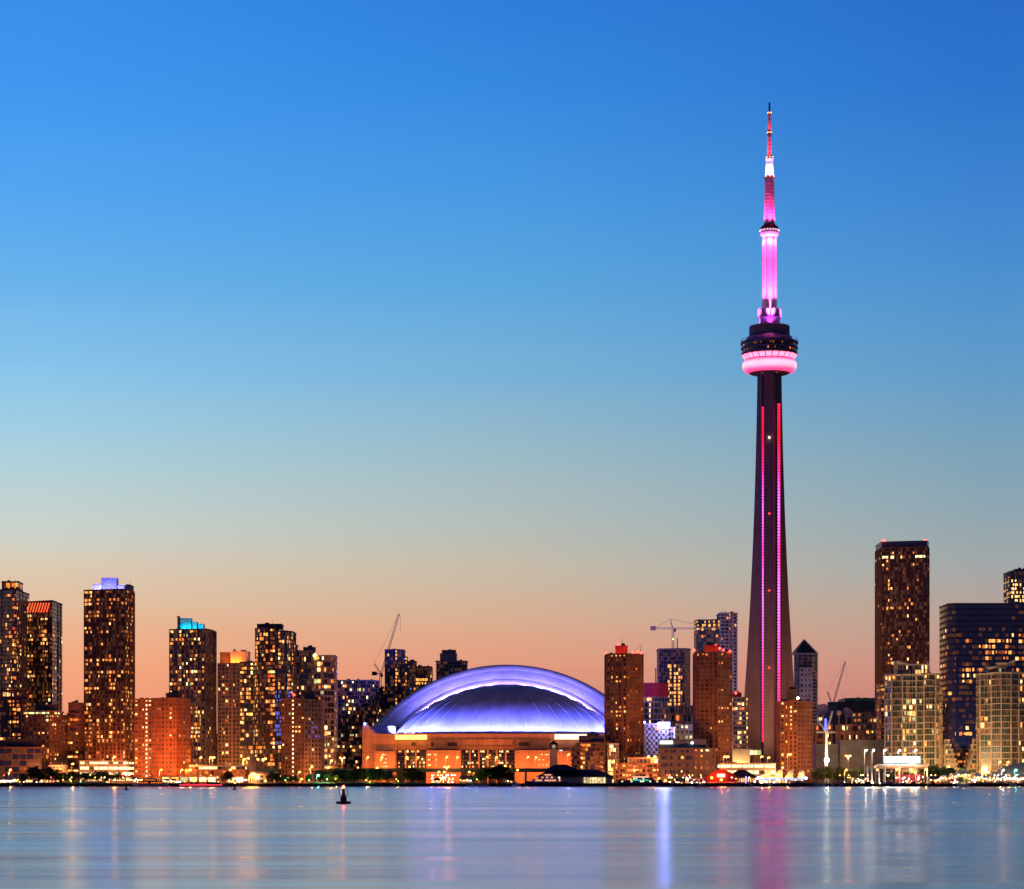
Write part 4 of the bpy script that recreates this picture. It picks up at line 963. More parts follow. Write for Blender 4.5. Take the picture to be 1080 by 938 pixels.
# ------------------------------------------------------------------ street lamps
lamp_meshes = {}
def lamp_mesh(h, arms, kind):
    k = (round(h), arms, kind)
    if k not in lamp_meshes:
        p = MB(); p.tube((0,0,0), (0,0,h), .17, .1, 6)
        if arms == 2: p.tube((-1.4,0,h-.1), (1.4,0,h-.1), .09, .09, 5)
        else: p.tube((0,0,h-.1), (1.1,0,h), .09, .09, 5)
        po = p.build('pole', MT['steel']); heads = []
        for s_ in ((-1.4, 1.4) if arms == 2 else (1.1,)):
            b_ = MB(); b_.ball((s_, 0, h-.15), .68 if kind != 'white' else .6, 8, 0, .8); heads.append(b_.build('lamp_head', {'sodium': MSOD, 'white': MWHL, 'green': MGRN}[kind], None, True))
        for o in [po]+heads: C.objects.unlink(o)
        lamp_meshes[k] = [('pole', po.data)]+[('lamp_head', o.data) for o in heads]
    return lamp_meshes[k]
LCOL = {'sodium': (1,.33,.06), 'white': (1,.8,.55), 'green': (.1,1,.55)}
lamps = []
def street_lamp(px, py, Y, base, arms=1, kind='sodium', power=9000):
    h = wz(py, Y)-base+.2; x = wx(px, Y)
    o = thing('street_lamp', '', 'street lamp', (x-(0 if arms == 2 else 1.1), Y, base), 'street lamps along the waterfront')
    for nme, me in lamp_mesh(h, arms, kind):
        c = bpy.data.objects.new(nme, me); C.objects.link(c); c.parent = o
    if power: light('POINT', 'lamp_light', (x, Y-.3, base+h-1.4), LCOL[kind], power, o, .35)
    lamps.append((o, px, {'sodium':'orange', 'white':'white', 'green':'green'}[kind]+(' twin-headed' if arms == 2 else '')+' street lamp'))
DK = 11.8
for px, py in ((388,799),(403,800),(429.5,799),(441,800),(471.5,798.5),(482.5,799.5),(557,797.5),(565.5,800),(600,796),(608,799.5),(514,798),(524,800)):
    street_lamp(px, py, 1800, DK, 1, 'sodium', 3500)
street_lamp(471, 809, 1778, GZ, 2); street_lamp(361, 799.5, 1800, DK, 2); street_lamp(350, 802.5, 1800, DK)
for px, py in ((398,810),(432,809.5),(463,814.5),(468.5,815),(495,814),(377.5,811),(347,809),(316,814),(318,822),(546,813.5),(533,808)):
    street_lamp(px, py, 1770 if py < 812 else 1700, GZ, 1, 'sodium', 2500)
for px, py in ((212,799),(222.5,799),(225.8,799),(217,808.5),(272,801),(262,800),(258,801)):
    street_lamp(px, py, 1740, GZ, 1, 'sodium', 7000)
for px, py in ((170,813.5),(192,812.5),(201,812.5),(243,813),(254,822.5),(264.5,818),(271.5,818),(267,816),(11,813.5),(77,806),(99,814),(121,798)):
    street_lamp(px, py, 1660 if py > 810 else 1700, GZ, 1, 'sodium', 9000)
for px, py in ((684,797),(691,798),(707,799),(702,823.5),(667,821.5),(695,821),(726,821.5)):
    street_lamp(px, py, 1672 if py > 810 else 1688, GZ, 1, 'sodium', 3500)
for px, py in ((765,797),(768,797),(764.5,797),(803.8,797),(811,798.5),(832,796)):
    street_lamp(px, py, 1695, GZ, 1, 'sodium', 4000)
street_lamp(894.5, 797.5, 1690, GZ, 2, 'sodium', 12000); street_lamp(892.5, 813.5, 1668, GZ, 1, 'sodium', 9000)
for px, py in ((913.5,791.5),(921.5,791.5),(933.5,791.5),(949,791),(966,791)):
    street_lamp(px, py, 1668, GZ, 1, 'white', 8000)
for px, py in ((946,810.5),(961,810.5),(976.5,811)): street_lamp(px, py, 1650, GZ, 1, 'sodium', 7000)
for px, py in ((925.5,811),(1001,808),(1055,804),(1063.5,804)): street_lamp(px, py, 1700, GZ, 1, 'sodium', 4000)
street_lamp(1058, 812.5, 1642, GZ, 1, 'white', 7000); street_lamp(1071.5, 812.5, 1642, GZ, 1, 'green', 5000)
street_lamp(335.7, 818, 1618, GZ, 1, 'green', 2600)
for px, py in ((280,762+38),(304,820),(329,729+80)): street_lamp(px, py, 1700, GZ, 1, 'sodium', 4000)
name_row(lamps, 'lamp')

# added spots on invented masts, standing in for street glow on the facades
fl = []
def flood(px, Y, col, e, h=8, cw=''):
    x = wx(px, Y); o = thing('added_glow_mast', '', 'floodlight', (x, Y, GZ), 'added glow masts at the feet of the towers')
    m = MB(); m.tube((x,Y,GZ), (x,Y,GZ+h), .16, .12, 5); m.build('pole', MT['steel'], o)
    m = MB(); m.box(x-.8, x+.8, Y-.3, Y+.3, GZ+h-.1, GZ+h+.6); m.build('added_housing', MT['black'], o)
    light('SPOT', 'flood', (x, Y+1.2, GZ+h+1.4), col, e*.36, o, .8, (x, Y+41.2, GZ+h+32), 150, .5)
    fl.append((o, px, cw+' floodlight mast'))
for px, Y, e, c_ in ((20,1680,6e4,'o'),(60,1690,6e4,'o'),(112,1690,9e4,'o'),(178,1672,2.6e5,'O'),(190,1674,2.2e5,'O'),(152,1684,5e4,'o'),(205,1800,1.1e5,'y'),(248,1795,1.2e5,'y'),(286,1790,1.0e5,'o'),
                     (330,1690,6e4,'o'),(378,1790,8e4,'o'),(342,1790,1.0e5,'y'),(643,1655,1.7e5,'o'),(672,1655,1.5e5,'o'),(752,1650,1.5e5,'o'),(766,1650,1.3e5,'o'),
                     (828,1660,1.3e5,'y'),(848,1660,1.4e5,'o'),(905,1790,6e4,'y'),(950,1706,2.2e5,'y'),(975,1710,2.0e5,'y'),(1010,1740,1.2e5,'y'),(1045,1708,2.0e5,'y'),(1072,1708,2.2e5,'y'),(862,2050,2.0e5,'w'),(930,1970,3e5,'o'),(1010,1950,1e5,'w'),(750,2060,2e5,'w'),(705,1920,9e4,'o'),
                     (690,1790,6e4,'w'),(717,1840,4e4,'w'),(780,1840,9e4,'y'),(868,1850,5e4,'o'),(890,1850,6e4,'o'),(108,1820,1.6e5,'o'),(132,1825,9e4,'o'),(225,1815,9e4,'o')):
    flood(px, Y, dict(o=(1,.27,.07), O=(1,.20,.03), y=(1,.50,.15), w=(.85,.75,1))[c_], e, 8, dict(o='orange', O='deep orange', y='yellow', w='white')[c_])
name_row(fl, 'flood')

# ------------------------------------------------------------------ trees
def tree_meshes(seed, h, w, dens=1.0):
    r = random.Random(seed); t = MB(); th_ = h*.36
    t.tube((0,0,-.3), (0,0,th_), h*.032, h*.022, 6)
    tips = []
    for k in range(6):
        a = 2*math.pi*k/6+r.uniform(-.4,.4); q = Vector((math.cos(a)*w*.28, math.sin(a)*w*.28, th_+h*r.uniform(.18,.38)))
        t.tube((0,0,th_*r.uniform(.7,1)), q, h*.016, h*.007, 4); tips.append(q)
    t.tube((0,0,th_), (0,0,h*.8), h*.02, h*.006, 4)
    c = MB(); ctr = []
    for k in range(int(70*dens)):
        a = r.uniform(0, 2*math.pi); e = r.uniform(-.75, 1); rr = r.random()**.4
        ce = math.sqrt(max(0, 1-e*e))
        ctr.append(Vector((math.cos(a)*ce*rr*w*.48, math.sin(a)*ce*rr*w*.48, h*.55+e*rr*h*.43)))
    for q in ctr:
        cr = r.uniform(.10,.19)*w
        for _ in range(26):
            d = Vector((r.gauss(0,1), r.gauss(0,1), r.gauss(0,.8))).normalized()*cr*r.uniform(.3,1.05); p = q+d
            s_ = r.uniform(.2,.42); u = Vector((r.gauss(0,1), r.gauss(0,1), r.gauss(0,1))).normalized(); v = u.orthogonal().normalized()
            c.quad(p-u*s_, p-v*s_*.7, p+u*s_, p+v*s_*.7)
    a = t.build('trunk', MT['bark']); b_ = c.build('crown', MT['leaf'])
    C.objects.unlink(a); C.objects.unlink(b_)
    return a.data, b_.data
TM = [tree_meshes(s_, 8, w) for s_, w in ((1,6.5),(2,8),(3,7.2),(4,9),(5,5.5))]
trees = []
for i, (px, top, Y, wd, kw) in enumerate((
    (37,810,1622,1.15,'dark'),(55,811,1620,1.1,'dark'),(65,815,1625,.9,'dark'),(24,817,1630,.7,'small dark'),(76,815,1628,.9,'dark'),(88,816,1632,1,'leafy'),(97,814,1634,1.1,'dark'),(108,814,1636,1.1,'dark'),(123,815,1640,1.2,'dark'),(70,818,1618,.7,'small dark'),
    (240,815,1628,1.15,'dark round'),(288,815,1626,1.1,'dark'),(301,817.5,1620,1.15,'grassy green'),(310,818.5,1628,.8,'small dark'),
    (326,817,1624,1.0,'pale green'),(338,813.5,1640,1.2,'bluish green'),(347,816.5,1626,.9,'pale green'),(353,818,1612,.9,'glowing yellow'),(361,813,1644,1.3,'dark'),(367,815,1630,.9,'tall pale'),(377,811.5,1640,1.3,'dark'),
    (389,812.5,1632,1.2,'green'),(397,811.5,1622,1.3,'dark round'),(408,814,1628,1.1,'dark'),(418,819,1618,.75,'yellow-lit small'),(434,811,1626,1.35,'large dark'),(441,814,1634,1,'dark'),
    (506,814,1626,.9,'olive'),(516,810,1624,1.2,'dark'),(526,808.5,1626,1.4,'tall dark'),(537,815,1630,.9,'dark'),(500,818,1618,.7,'small lime-lit'),
    (713,820,1632,.9,'small green'),(720,821,1634,.8,'small green'),(737,822,1634,.7,'small dark'),(872,810,1690,1.1,'dark'),(884,811,1696,1.2,'dark'),(899,812,1690,1.2,'dark'),(908,812,1696,1.2,'dark'),(862,812,1694,1,'dark'),
    (980,810,1690,1.5,'wide russet'),(990,808.5,1694,1.7,'wide russet'),(998,811,1692,1.4,'russet'),(1013,820,1650,.8,'small green'),(1019,822,1648,.7,'small green'),(1041,817,1650,1,'dark'),(942,815,1676,1.2,'dark'),(958,815,1678,1.2,'dark'))):
    a, b_ = TM[i % 5]; h = wz(top, Y)-GZ; k = h/8.0
    o = thing('tree', '', 'tree', (wx(px, Y), Y, GZ), 'trees along the waterfront'); o.rotation_euler = (0, 0, i*1.7)
    o.scale = (k*wd*1.3, k*wd*1.3, k*1.08)
    for nme, me in (('trunk', a), ('crown', b_)):
        c = bpy.data.objects.new(nme, me); C.objects.link(c); c.parent = o
    trees.append((o, px, kw+' tree'))
name_row(trees, 'tree')
for px, py, Y, col, e in ((354,821.5,1608,(1,.75,.05),2600),(418,822,1612,(1,.8,.1),700),(503,822,1612,(.7,1,.1),900),(326,823,1615,(.5,1,.25),1500),(301,823,1612,(.6,1,.3),700),(345,822,1616,(.9,1,.3),1800),(386,823,1618,(.8,1,.2),1500),(420,824,1606,(.9,.9,.1),500),(390,824.5,1608,(.6,.9,.1),700),(75,824,1610,(1,.6,.05),700),(70,822,1622,(1,.8,.1),700),(85,824.5,1606,(.1,1,.3),500)):
    o = thing('garden_lamp', '', 'garden lamp', (wx(px,Y), Y, GZ), 'garden lamps on the lawn')
    m = MB(); z = wz(py,Y); m.tube((wx(px,Y),Y,GZ), (wx(px,Y),Y,z-.3), .08, .06, 5); m.build('post', MT['black'], o)
    mm = emit('garden_lamp_%d' % px, col, 9); m = MB(); m.ball((wx(px,Y),Y,z-.1), .28, 6); m.build('lamp_head', mm, o)
    light('POINT', 'lamp_light', (wx(px,Y), Y-.6, z+.3), col, e, o, .3); trees_l = (o, px, 'low garden lamp'); fl.append(trees_l)
name_row([t_ for t_ in fl if 'garden' in t_[2]], 'x')

# ------------------------------------------------------------------ quay furniture and small buildings
def P(px, Y): return wx(px, Y)
# clock tower in front of the stadium
Y = 1690; o = thing('clock_tower', 'dark slim clock tower with pointed cap before the stadium wall', 'tower', (P(584,Y), Y, GZ))
m = MB(); x0, x1 = P(580.2,Y), P(587.8,Y); m.prism([(x0,Y),(x1,Y),(x1,Y+5),(x0,Y+5)], GZ, wz(790,Y)); m.build('shaft', MT['grey'], o)
m = MB(); m.prism([(x0-.4,Y-.4),(x1+.4,Y-.4),(x1+.4,Y+5.4),(x0-.4,Y+5.4)], wz(790,Y), wz(785,Y)); m.build('lantern', MT['dark'], o)
m = MB(); xc = (x0+x1)/2; m.prism([(x0-.7,Y-.7),(x1+.7,Y-.7),(x1+.7,Y+5.7),(x0-.7,Y+5.7)], wz(785,Y), wz(781.3,Y), 0, [(xc-.1,Y+2.4),(xc+.1,Y+2.4),(xc+.1,Y+2.6),(xc-.1,Y+2.6)]); m.build('cap', MT['black'], o)
m = MB(); m.tube((xc,Y-.42,wz(787.5,Y)), (xc,Y-.6,wz(787.5,Y)), 1.25, 1.25, 18); m.build('clock_face', emit('clock_face_glow', (1,.8,.7), .35), o)
# ferry terminal with long dark hipped roof
Y = 1650; o = thing('ferry_terminal', 'low hall with long dark green hipped roof and lit glass end behind the yacht', 'building', (P(610,Y), Y, GZ))
def hip(name, pxs, py_e, py_r, Y0, Y1, mm, par, ins=6):
    a, b_ = P(pxs[0],Y0), P(pxs[1],Y0); ze, zr = wz(py_e,Y0), wz(py_r,Y0); ym = (Y0+Y1)/2
    m = MB(); m.add([(a,Y0,ze),(b_,Y0,ze),(b_,Y1,ze),(a,Y1,ze),(a+ins,ym,zr),(b_-ins,ym,zr)], [(0,1,5,4),(1,2,5),(2,3,4,5),(3,0,4),(3,2,1,0)]); return m.build(name, mm, par)
m = MB(); m.box(P(568,Y), P(646,Y), Y+1.5, Y+22, GZ, wz(819.4,Y)); m.build('wall', MT['grey'], o)
hip('roof', (565,648), 819.5, 811.5, Y, Y+24, MT['darkroof'], o, 10)
hip('cupola_roof', (572,612), 813, 806.5, Y+4, Y+20, MT['darkroof'], o, 9)
m = MB(); m.box(P(615.5,Y), P(638.5,Y), Y+.9, Y+1.45, GZ+.3, wz(820.2,Y)); m.build('glass_wall', emit('lobby_glow', (1,.75,.35), 1.1, False, .7, .5), o)
for k in range(9): m = MB(); x = P(615.5+k*2.9,Y); m.box(x-.16, x+.16, Y+.5, Y+.88, GZ, wz(819.8,Y)); m.build('mullion', MT['white'], o)
m = MB(); m.box(P(589,Y)-1, P(589,Y)+1, Y+1.2, Y+1.45, wz(820,Y)-1.2, wz(820,Y)+.6); m.build('window', LIT[3], o)
m = MB(); Y = 1870; m.box(P(589.6,Y), P(593,Y), Y, Y+2, wz(798,Y), wz(789,Y)); tag(m.build('sign_board', emit('white_pink_panel', (1,.75,.9), 4)), 'tall white-pink glowing panel right of the clock tower', 'sign')
# red-lit barn-roofed hall
Y = 1640; o = thing('quay_hall', 'barn-roofed hall glowing red with a small bright sign in its gable', 'building', (P(760,Y), Y, GZ))
zw = wz(820,Y); x0, x1 = P(744,Y), P(778,Y)
m = MB(); m.box(x0, x1, Y+1, Y+16, GZ, zw); m.build('wall', MT['redwall'], o)
m = MB(); gp = [(x0-1.5,zw-1.2),(x0+3,zw+2.4),((x0+x1)/2-1.5,wz(811.5,Y)),((x0+x1)/2+1.5,wz(811.5,Y)),(x1-3,zw+2.4),(x1+1.5,zw-1.2)]; k = len(gp)
m.add([(x,Y,z) for x,z in gp]+[(x,Y+18,z) for x,z in gp], [tuple(range(k)), tuple(range(2*k-1,k-1,-1))]+[((i+1)%k, i, i+k, (i+1)%k+k) for i in range(k)]); m.build('roof', MT['redwall'], o)  # red roof colour stands in for the red glow round the sign
m = MB(); m.box(P(756.6,Y), P(764.2,Y), Y-.8, Y-.2, wz(819.6,Y), wz(816.6,Y)); m.build('lit_sign', emit('hot_red_sign', (1,.12,.06), 30), o)
m = MB(); m.box(P(757.6,Y), P(763.2,Y), Y-.95, Y-.82, wz(819,Y), wz(817.2,Y)); m.build('sign_letters', emit('sign_core', (1,.7,.5), 10), o)
for px, py in ((750.5,820.5),(760.5,822.7)):
    m = MB(); m.ball((P(px,Y), Y-1.2, wz(py,Y)), .75, 8); m.build('wall_lamp', MSOD, o); light('POINT', 'wall_light', (P(px,Y), Y-3, wz(py,Y)), (1,.12,.03), 1800, o, .4)
light('POINT', 'sign_light', (P(760,Y), Y-5, wz(818,Y)), (1,.03,.02), 6e3, o, .4)
m = MB()
for k in range(34): x = x0-3+k*.72; m.ball((x, Y-2.2, wz(825.2,Y)), .13, 4)
m.build('string_lights', emit('red_string', (1,.12,.05), 10), o)
hip('annex_roof', (768,800), 820, 811.8, Y+2, Y+24, MT['darkroof'], o, 8)
m = MB(); m.box(P(770,Y+4), P(799,Y+4), Y+4, Y+22, GZ, wz(820,Y+4)); m.build('annex_wall', MT['brown'], o)
for k in range(9): m = MB(); x = P(778+k*2.4,Y); m.box(x-.3, x+.35, Y+3.8, Y+3.95, wz(825,Y), wz(821,Y)); m.build('window', LIT[(2,1,3)[k%3]], o)
m = MB(); m.box(P(787,Y)-.35, P(787,Y)+.35, Y+1, Y+1.5, GZ, wz(819,Y)); m.build('lit_post', emit('violet_post', (.55,.25,1), 3), o)
# pavilion with four lit sails
Y = 1636; o = thing('sail_pavilion', 'waterfront pavilion with four yellow-lit sail canopies over a blue-lit roof edge', 'pavilion', (P(824,Y), Y, GZ))
m = MB(); m.box(P(798,Y), P(851,Y), Y, Y+12, wz(822,Y), wz(821,Y)); m.build('roof', MT['navy'], o)
m = MB(); m.box(P(797.5,Y), P(851.5,Y), Y-.35, Y-.05, wz(822.2,Y), wz(821.2,Y)); m.build('neon_edge', emit('blue_neon', (.12,.2,1), 4.5), o)
m = MB(); m.box(P(800,Y), P(849,Y), Y+2, Y+11, GZ, wz(822,Y)); m.build('wall', MT['tan'], o)
for k in range(14):
    m = MB(); x = P(801+k*3.4,Y); m.box(x, x+1.3, Y+1.8, Y+1.97, wz(825.6,Y), wz(822.7,Y)); m.build('window', LIT[(2,3,1,3,4)[k%5]], o)
for pts in (((797.5,820.8),(813.5,820.8),(813,810.5),(806,816.2)), ((815.5,820.8),(826,820.8),(825.8,811),(820,813.4)), ((828,820.8),(837.5,820.8),(837.3,810.8),(832.6,813.6)), ((845.5-4.2,820.8),(850,820.8),(848.6,812),(844,812.3))):
    vs = [Vector((P(a,Y), Y+3, wz(c,Y))) for a, c in pts]; c0 = sum(vs, Vector())/4+Vector((0,-1.4,0)); n = 4
    m = MB(); m.add(vs+[c0]+[v+Vector((0,.12,0)) for v in vs]+[c0+Vector((0,.12,0))], [(i,(i+1)%4,4) for i in range(4)]+[((i+1)%4+5,i+5,9) for i in range(4)]); m.build('sail', MT['canvas'], o)
    m = MB(); m.tube(vs[2], (vs[2].x, Y+3, wz(821,Y)), .15, .15, 5); m.build('sail_mast', MT['steel'], o)
for px in (803,811,820,831,846): light('POINT', 'sail_light', (P(px,Y), Y-1.2, wz(820,Y)+.8), (1,.5,.09), 2200, o, .3)
for px in (799,850): m = MB(); m.ball((P(px,Y), Y-.6, wz(820.8,Y)), .75, 8); m.build('lamp', emit('blue_globe%d' % px, (.2,.3,1), 20), o)
for px, py in ((803,825.3),(808,824.6),(796,824.5),(816,825)): m = MB(); m.ball((P(px,Y), Y-.8, wz(py,Y)), .4, 6); m.build('lamp', MWHL, o)
# blue-white floodlight, rooftop signs
Y = 1846; o = bpy.data.objects['broadcast_building']
m = MB(); m.box(P(694,Y), P(706,Y), Y-3, Y-1.5, wz(767.8,Y), wz(762.2,Y)); m.build('floodlight', MBLU, o)
light('POINT', 'flood', (P(700,Y), Y-14, wz(765,Y)), (.3,.28,1), 2.4e4, o, .6)
m = MB(); m.box(P(690.5,Y), P(697.5,Y), Y-1.5, Y-.9, wz(770.3,Y), wz(766,Y)); m.build('lit_panel', emit('orange_panel', (1,.4,.18), 1.2), o)
m = MB(); m.box(P(710.6,Y), P(711.6,Y), Y-.5, Y+.2, wz(780,Y), wz(767.5,Y)); m.build('lit_edge', emit('pale_edge', (1,.9,.7), 1.4), o)
Y = 1688; o = bpy.data.objects['office_building.004']
m = MB(); m.box(P(696,Y), P(709.5,Y), Y-.9, Y-.4, wz(784.8,Y), wz(781.6,Y)); m.build('rooftop_sign', emit('green_white_sign', (.8,1,.7), 3.5), o)
m = MB(); m.ball((P(730,Y), Y, wz(783.6,Y)), .8, 6); m.build('roof_lamp', emit('pale_green_lamp', (.75,1,.7), 9), o)
Y = 1842; m = MB(); m.ball((P(679.8,Y), Y, wz(762,Y)), .9, 6); tag(m.build('blue_lamp', emit('pure_blue_lamp', (.15,.2,1), 14)), 'small bright blue lamp at the roof edge right of the red-topped tower', 'lamp')
Y = 1840; m = MB(); m.ball((P(384.5,Y), Y+4, wz(763.5,Y)), 1.0, 6); tag(m.build('blue_lamp', bpy.data.materials['pure_blue_lamp']), 'small bright blue lamp on the left shoulder of the stadium', 'lamp')
# the floodlit mast with V arms and blue tube
Y = 1780; o = thing('light_mast', 'white floodlit mast with V-shaped arms and a blue tube above a starlike lamp', 'mast', (P(871.5,Y), Y, GZ))
m = MB(); m.tube(P3(871.5,827,Y), P3(871.5,772,Y), 1.5, .75, 10); m.build('mast', MT['radome'], o)
m = MB(); lattice(m, P3(871.5,773,Y), P3(862,758,Y), .5, 8, .14); lattice(m, P3(871.5,773,Y), P3(878,750,Y), .5, 12, .14); lattice(m, P3(861,772.5,Y), P3(881,772.5,Y), .35, 10, .12); m.build('arm', MT['radome'], o)
m = MB(); m.tube(P3(870.4,770,Y)-Vector((0,2,0)), P3(870.4,758,Y)-Vector((0,2,0)), .7, .7, 8); m.build('blue_tube', emit('blue_tube', (.12,.16,1), 2.6), o)
m = MB(); m.ball(P3(871.5,802,Y)-Vector((0,3,0)), 1.6, 10); m.build('lamp', emit('star_lamp', (1,.92,.6), 70), o)
for z, e in ((798,2.2e3),(788,1.4e3),(778,9e2)): light('POINT', 'mast_light', P3(871.5,z,Y)-Vector((0,5.5,0)), (1,.85,.4), e, o, .5)
# satellite dishes and radome on the low roofs
for px, py, r_, lab, yaw in ((868,750,5.2,'big grey tilted dish antenna on the roof left of the white ball',-30),(893,753,4.6,'pinkish tilted dish antenna on the roof right of the white ball',30)):
    Y = 1902; m = MB(); m.lathe([(.05,0),(r_*.5,.35),(r_*.85,1.3),(r_,2.1),(r_-.1,2.2),(r_*.8,1.4),(.05,.3)], 0, 0, 20); d = m.build('dish_antenna', MT['lilac'], None, True)
    o = thing('dish_antenna', lab, 'dish antenna', (P(px,Y), Y, wz(765,1896))); d.name = 'dish'; d.parent = o; d.location = (0,0,wz(py,Y)-wz(765,1896)); d.rotation_euler = (math.radians(60), 0, math.radians(yaw))
    m = MB(); m.tube((P(px,Y),Y+1,wz(765,1896)), (P(px,Y),Y+1,wz(py,Y)), .5, .4, 6); m.build('pedestal', MT['steel'], o)
Y = 1902; o = thing('radome_ball', 'small white radome ball on a post between two dish antennas', 'radome', (P(885,Y), Y, wz(765,1896)))
m = MB(); m.ball((P(885,Y),Y,wz(752,Y)), 2.1, 14); m.build('ball', MT['radome'], o, True); m = MB(); m.tube((P(885,Y),Y,wz(765,1896)), (P(885,Y),Y,wz(754,Y)), .7, .5, 6); m.build('post', MT['steel'], o)
# concert stage with white columns and a bright banner
Y = 1650; o = thing('stage_canopy', 'open-air stage canopy on white columns with pink-lit back wall', 'stage', (P(955,Y), Y, GZ))
m = MB(); m.add([(P(926,Y),Y,wz(806,Y)),(P(980,Y),Y,wz(806.5,Y)),(P(980,Y),Y+18,wz(808,Y)),(P(926,Y),Y+18,wz(808,Y)),(P(926,Y),Y,wz(807.2,Y)),(P(980,Y),Y,wz(807.7,Y)),(P(980,Y),Y+18,wz(811,Y)),(P(926,Y),Y+18,wz(811,Y))], [(0,1,2,3),(7,6,5,4),(0,4,5,1),(1,5,6,2),(2,6,7,3),(3,7,4,0)]); m.build('canopy', MT['canvas'], o)
for px in (933.5,949,966,978): m = MB(); m.tube((P(px,Y),Y+.6,GZ), (P(px,Y),Y+.6,wz(807,Y)), .3, .28, 8); m.build('column', MT['radome'], o)
m = MB(); m.box(P(948,Y), P(975,Y), Y+14, Y+14.5, GZ, wz(817,Y)); m.build('back_wall', mat('stage_cloth', (.22,.06,.09), var=.5, vs=.5), o)
m = MB(); m.box(P(946,Y), P(976,Y), Y+6, Y+14, GZ, GZ+1.2); m.build('stage_floor', MT['dark'], o)
for px, c_ in ((938,(1,.45,.2)),(946,(1,.4,.15)),(955,(1,.06,.2)),(963,(1,.1,.3)),(971,(1,.35,.2))): light('POINT', 'stage_light', (P(px,Y), Y+5, wz(815,Y)), c_, 550, o, .4)
for px, py in ((937,818),(946,820.5),(953,821),(957,824),(962,824.5),(969,822),(974,819.5)): m = MB(); m.ball((P(px,Y),Y+2,wz(py,Y)), .45, 6); m.build('lamp', MWHL if px % 2 else emit('pink_stage_lamp%d' % px, (1,.25,.25), 18), o)
Y = 1645; o = thing('banner_screen', 'wide overexposed white screen with cyan edge above the stage canopy', 'screen', (P(951,Y), Y, wz(806,Y)))
m = MB(); m.box(P(933,Y), P(970,Y), Y, Y+1, wz(804.6,Y), wz(798.2,Y)); m.build('panel', emit('screen_white', (.82,.97,1), 9), o)
m = MB(); m.box(P(932.4,Y), P(970.6,Y), Y+.2, Y+.9, wz(805,Y), wz(797.8,Y)); m.build('frame', emit('screen_cyan', (.1,.7,1), 1.6), o)
for px in (937,966): m = MB(); m.tube((P(px,Y),Y+.6,wz(806.6,Y)), (P(px,Y),Y+.6,wz(804.8,Y)), .2, .2, 5); m.build('post', MT['steel'], o)
for px, tp in ((914.5,808),(919,808),(926.5,808)):
    Y = 1640; o = thing('light_cone', '', 'light column', (P(px,Y), Y, GZ), 'white inverted cones')
    m = MB(); m.tube((P(px+1,Y),Y,GZ), (P(px,Y),Y,wz(tp,Y)), .3, .9, 10); m.build('cone', MT['radome'], o); light('POINT', 'cone_light', (P(px+1,Y), Y-2.2, GZ+1.2), (1,.8,.5), 350, o, .2)
    m = MB(); m.ball((P(px+1,Y),Y-1.6,GZ+.6), .45, 6); m.build('lamp', MWHL, o); fl.append((o, px, 'white inverted cone column'))
name_row([t_ for t_ in fl if 'cone' in t_[2]], 'x')
# sunken kiosk roofs, tents
tents = []
def tent(px0, px1, pe, pt, Y, roofm, col, kw, e=2600, peak=True):
    a, c = P(px0,Y), P(px1,Y); o = thing('market_tent', '', 'tent', ((a+c)/2, Y, GZ), 'lit tents and kiosks on the quay'); ze = wz(pe,Y); zt = wz(pt,Y)
    m = MB(); pol = [(a-.4,Y-.4),(c+.4,Y-.4),(c+.4,Y+7),(a-.4,Y+7)]; xm = (a+c)/2
    tp = [(xm-.2,Y+3.2),(xm+.2,Y+3.2),(xm+.2,Y+3.4),(xm-.2,Y+3.4)] if peak else [(a+.8,Y+1),(c-.8,Y+1),(c-.8,Y+5.6),(a+.8,Y+5.6)]
    m.prism(pol, ze, zt, 0, tp); m.build('roof', roofm, o)
    for x in (a, c):
        for y in (Y, Y+6.4): m = MB(); m.tube((x,y,GZ), (x,y,ze), .12, .12, 5); m.build('pole', MT['steel'], o)
    m = MB(); m.box(a+.4, c-.4, Y+5, Y+6, GZ, ze-.6); m.build('back_wall', MT['tan'], o)
    m = MB(); m.box(a+.5, c-.5, Y+.3, Y+1.3, GZ, GZ+1.05); m.build('counter', MT['white'], o)
    n = max(2, int((c-a)/2)); 
    for k in range(n): m = MB(); m.ball((a+(c-a)*(k+.5)/n, Y-.2, ze-.5-.4*(k % 2)), .3, 5); m.build('lamp', (MWHL, MSOD)[rnd.random() < .35], o)
    light('POINT', 'tent_light', ((a+c)/2, Y+1.2, ze-.7), col, e*.45, o, .3); tents.append((o, (px0+px1)/2, kw))
WA = (1,.6,.25)
tent(980,992,822,819,1632,MT['navy'],(1,.3,.05),'dark blue roofed kiosk',1600,False)
tent(992,1003,820,817,1640,MT['canvas'],(1,.7,.3),'cream tent'); tent(1003,1009,818,815.5,1646,MT['canvas'],WA,'pale tent',3500,False)
tent(1009,1024,816.5,813.5,1650,MT['white'],(.75,1,.3),'green-lit flat roofed kiosk',5200,False)
tent(1001,1011,824,821.5,1625,MT['redtarp'],(1,.15,.05),'small red awning',1500,False)
tent(1026,1037,819,815.5,1640,MT['canvas'],WA,'cream tent',4200); tent(1039,1049,821,817.8,1636,MT['canvas'],WA,'cream tent',3000)
tent(1060,1070,820.5,815.6,1636,MT['canvas'],(1,.45,.25),'peaked tent'); tent(1071,1081,820.5,816,1636,MT['canvas'],(1,.5,.3),'peaked tent',3000); tent(1049,1058,821,818,1650,MT['darkroof'],(1,.5,.15),'dark roofed kiosk',2000,False)
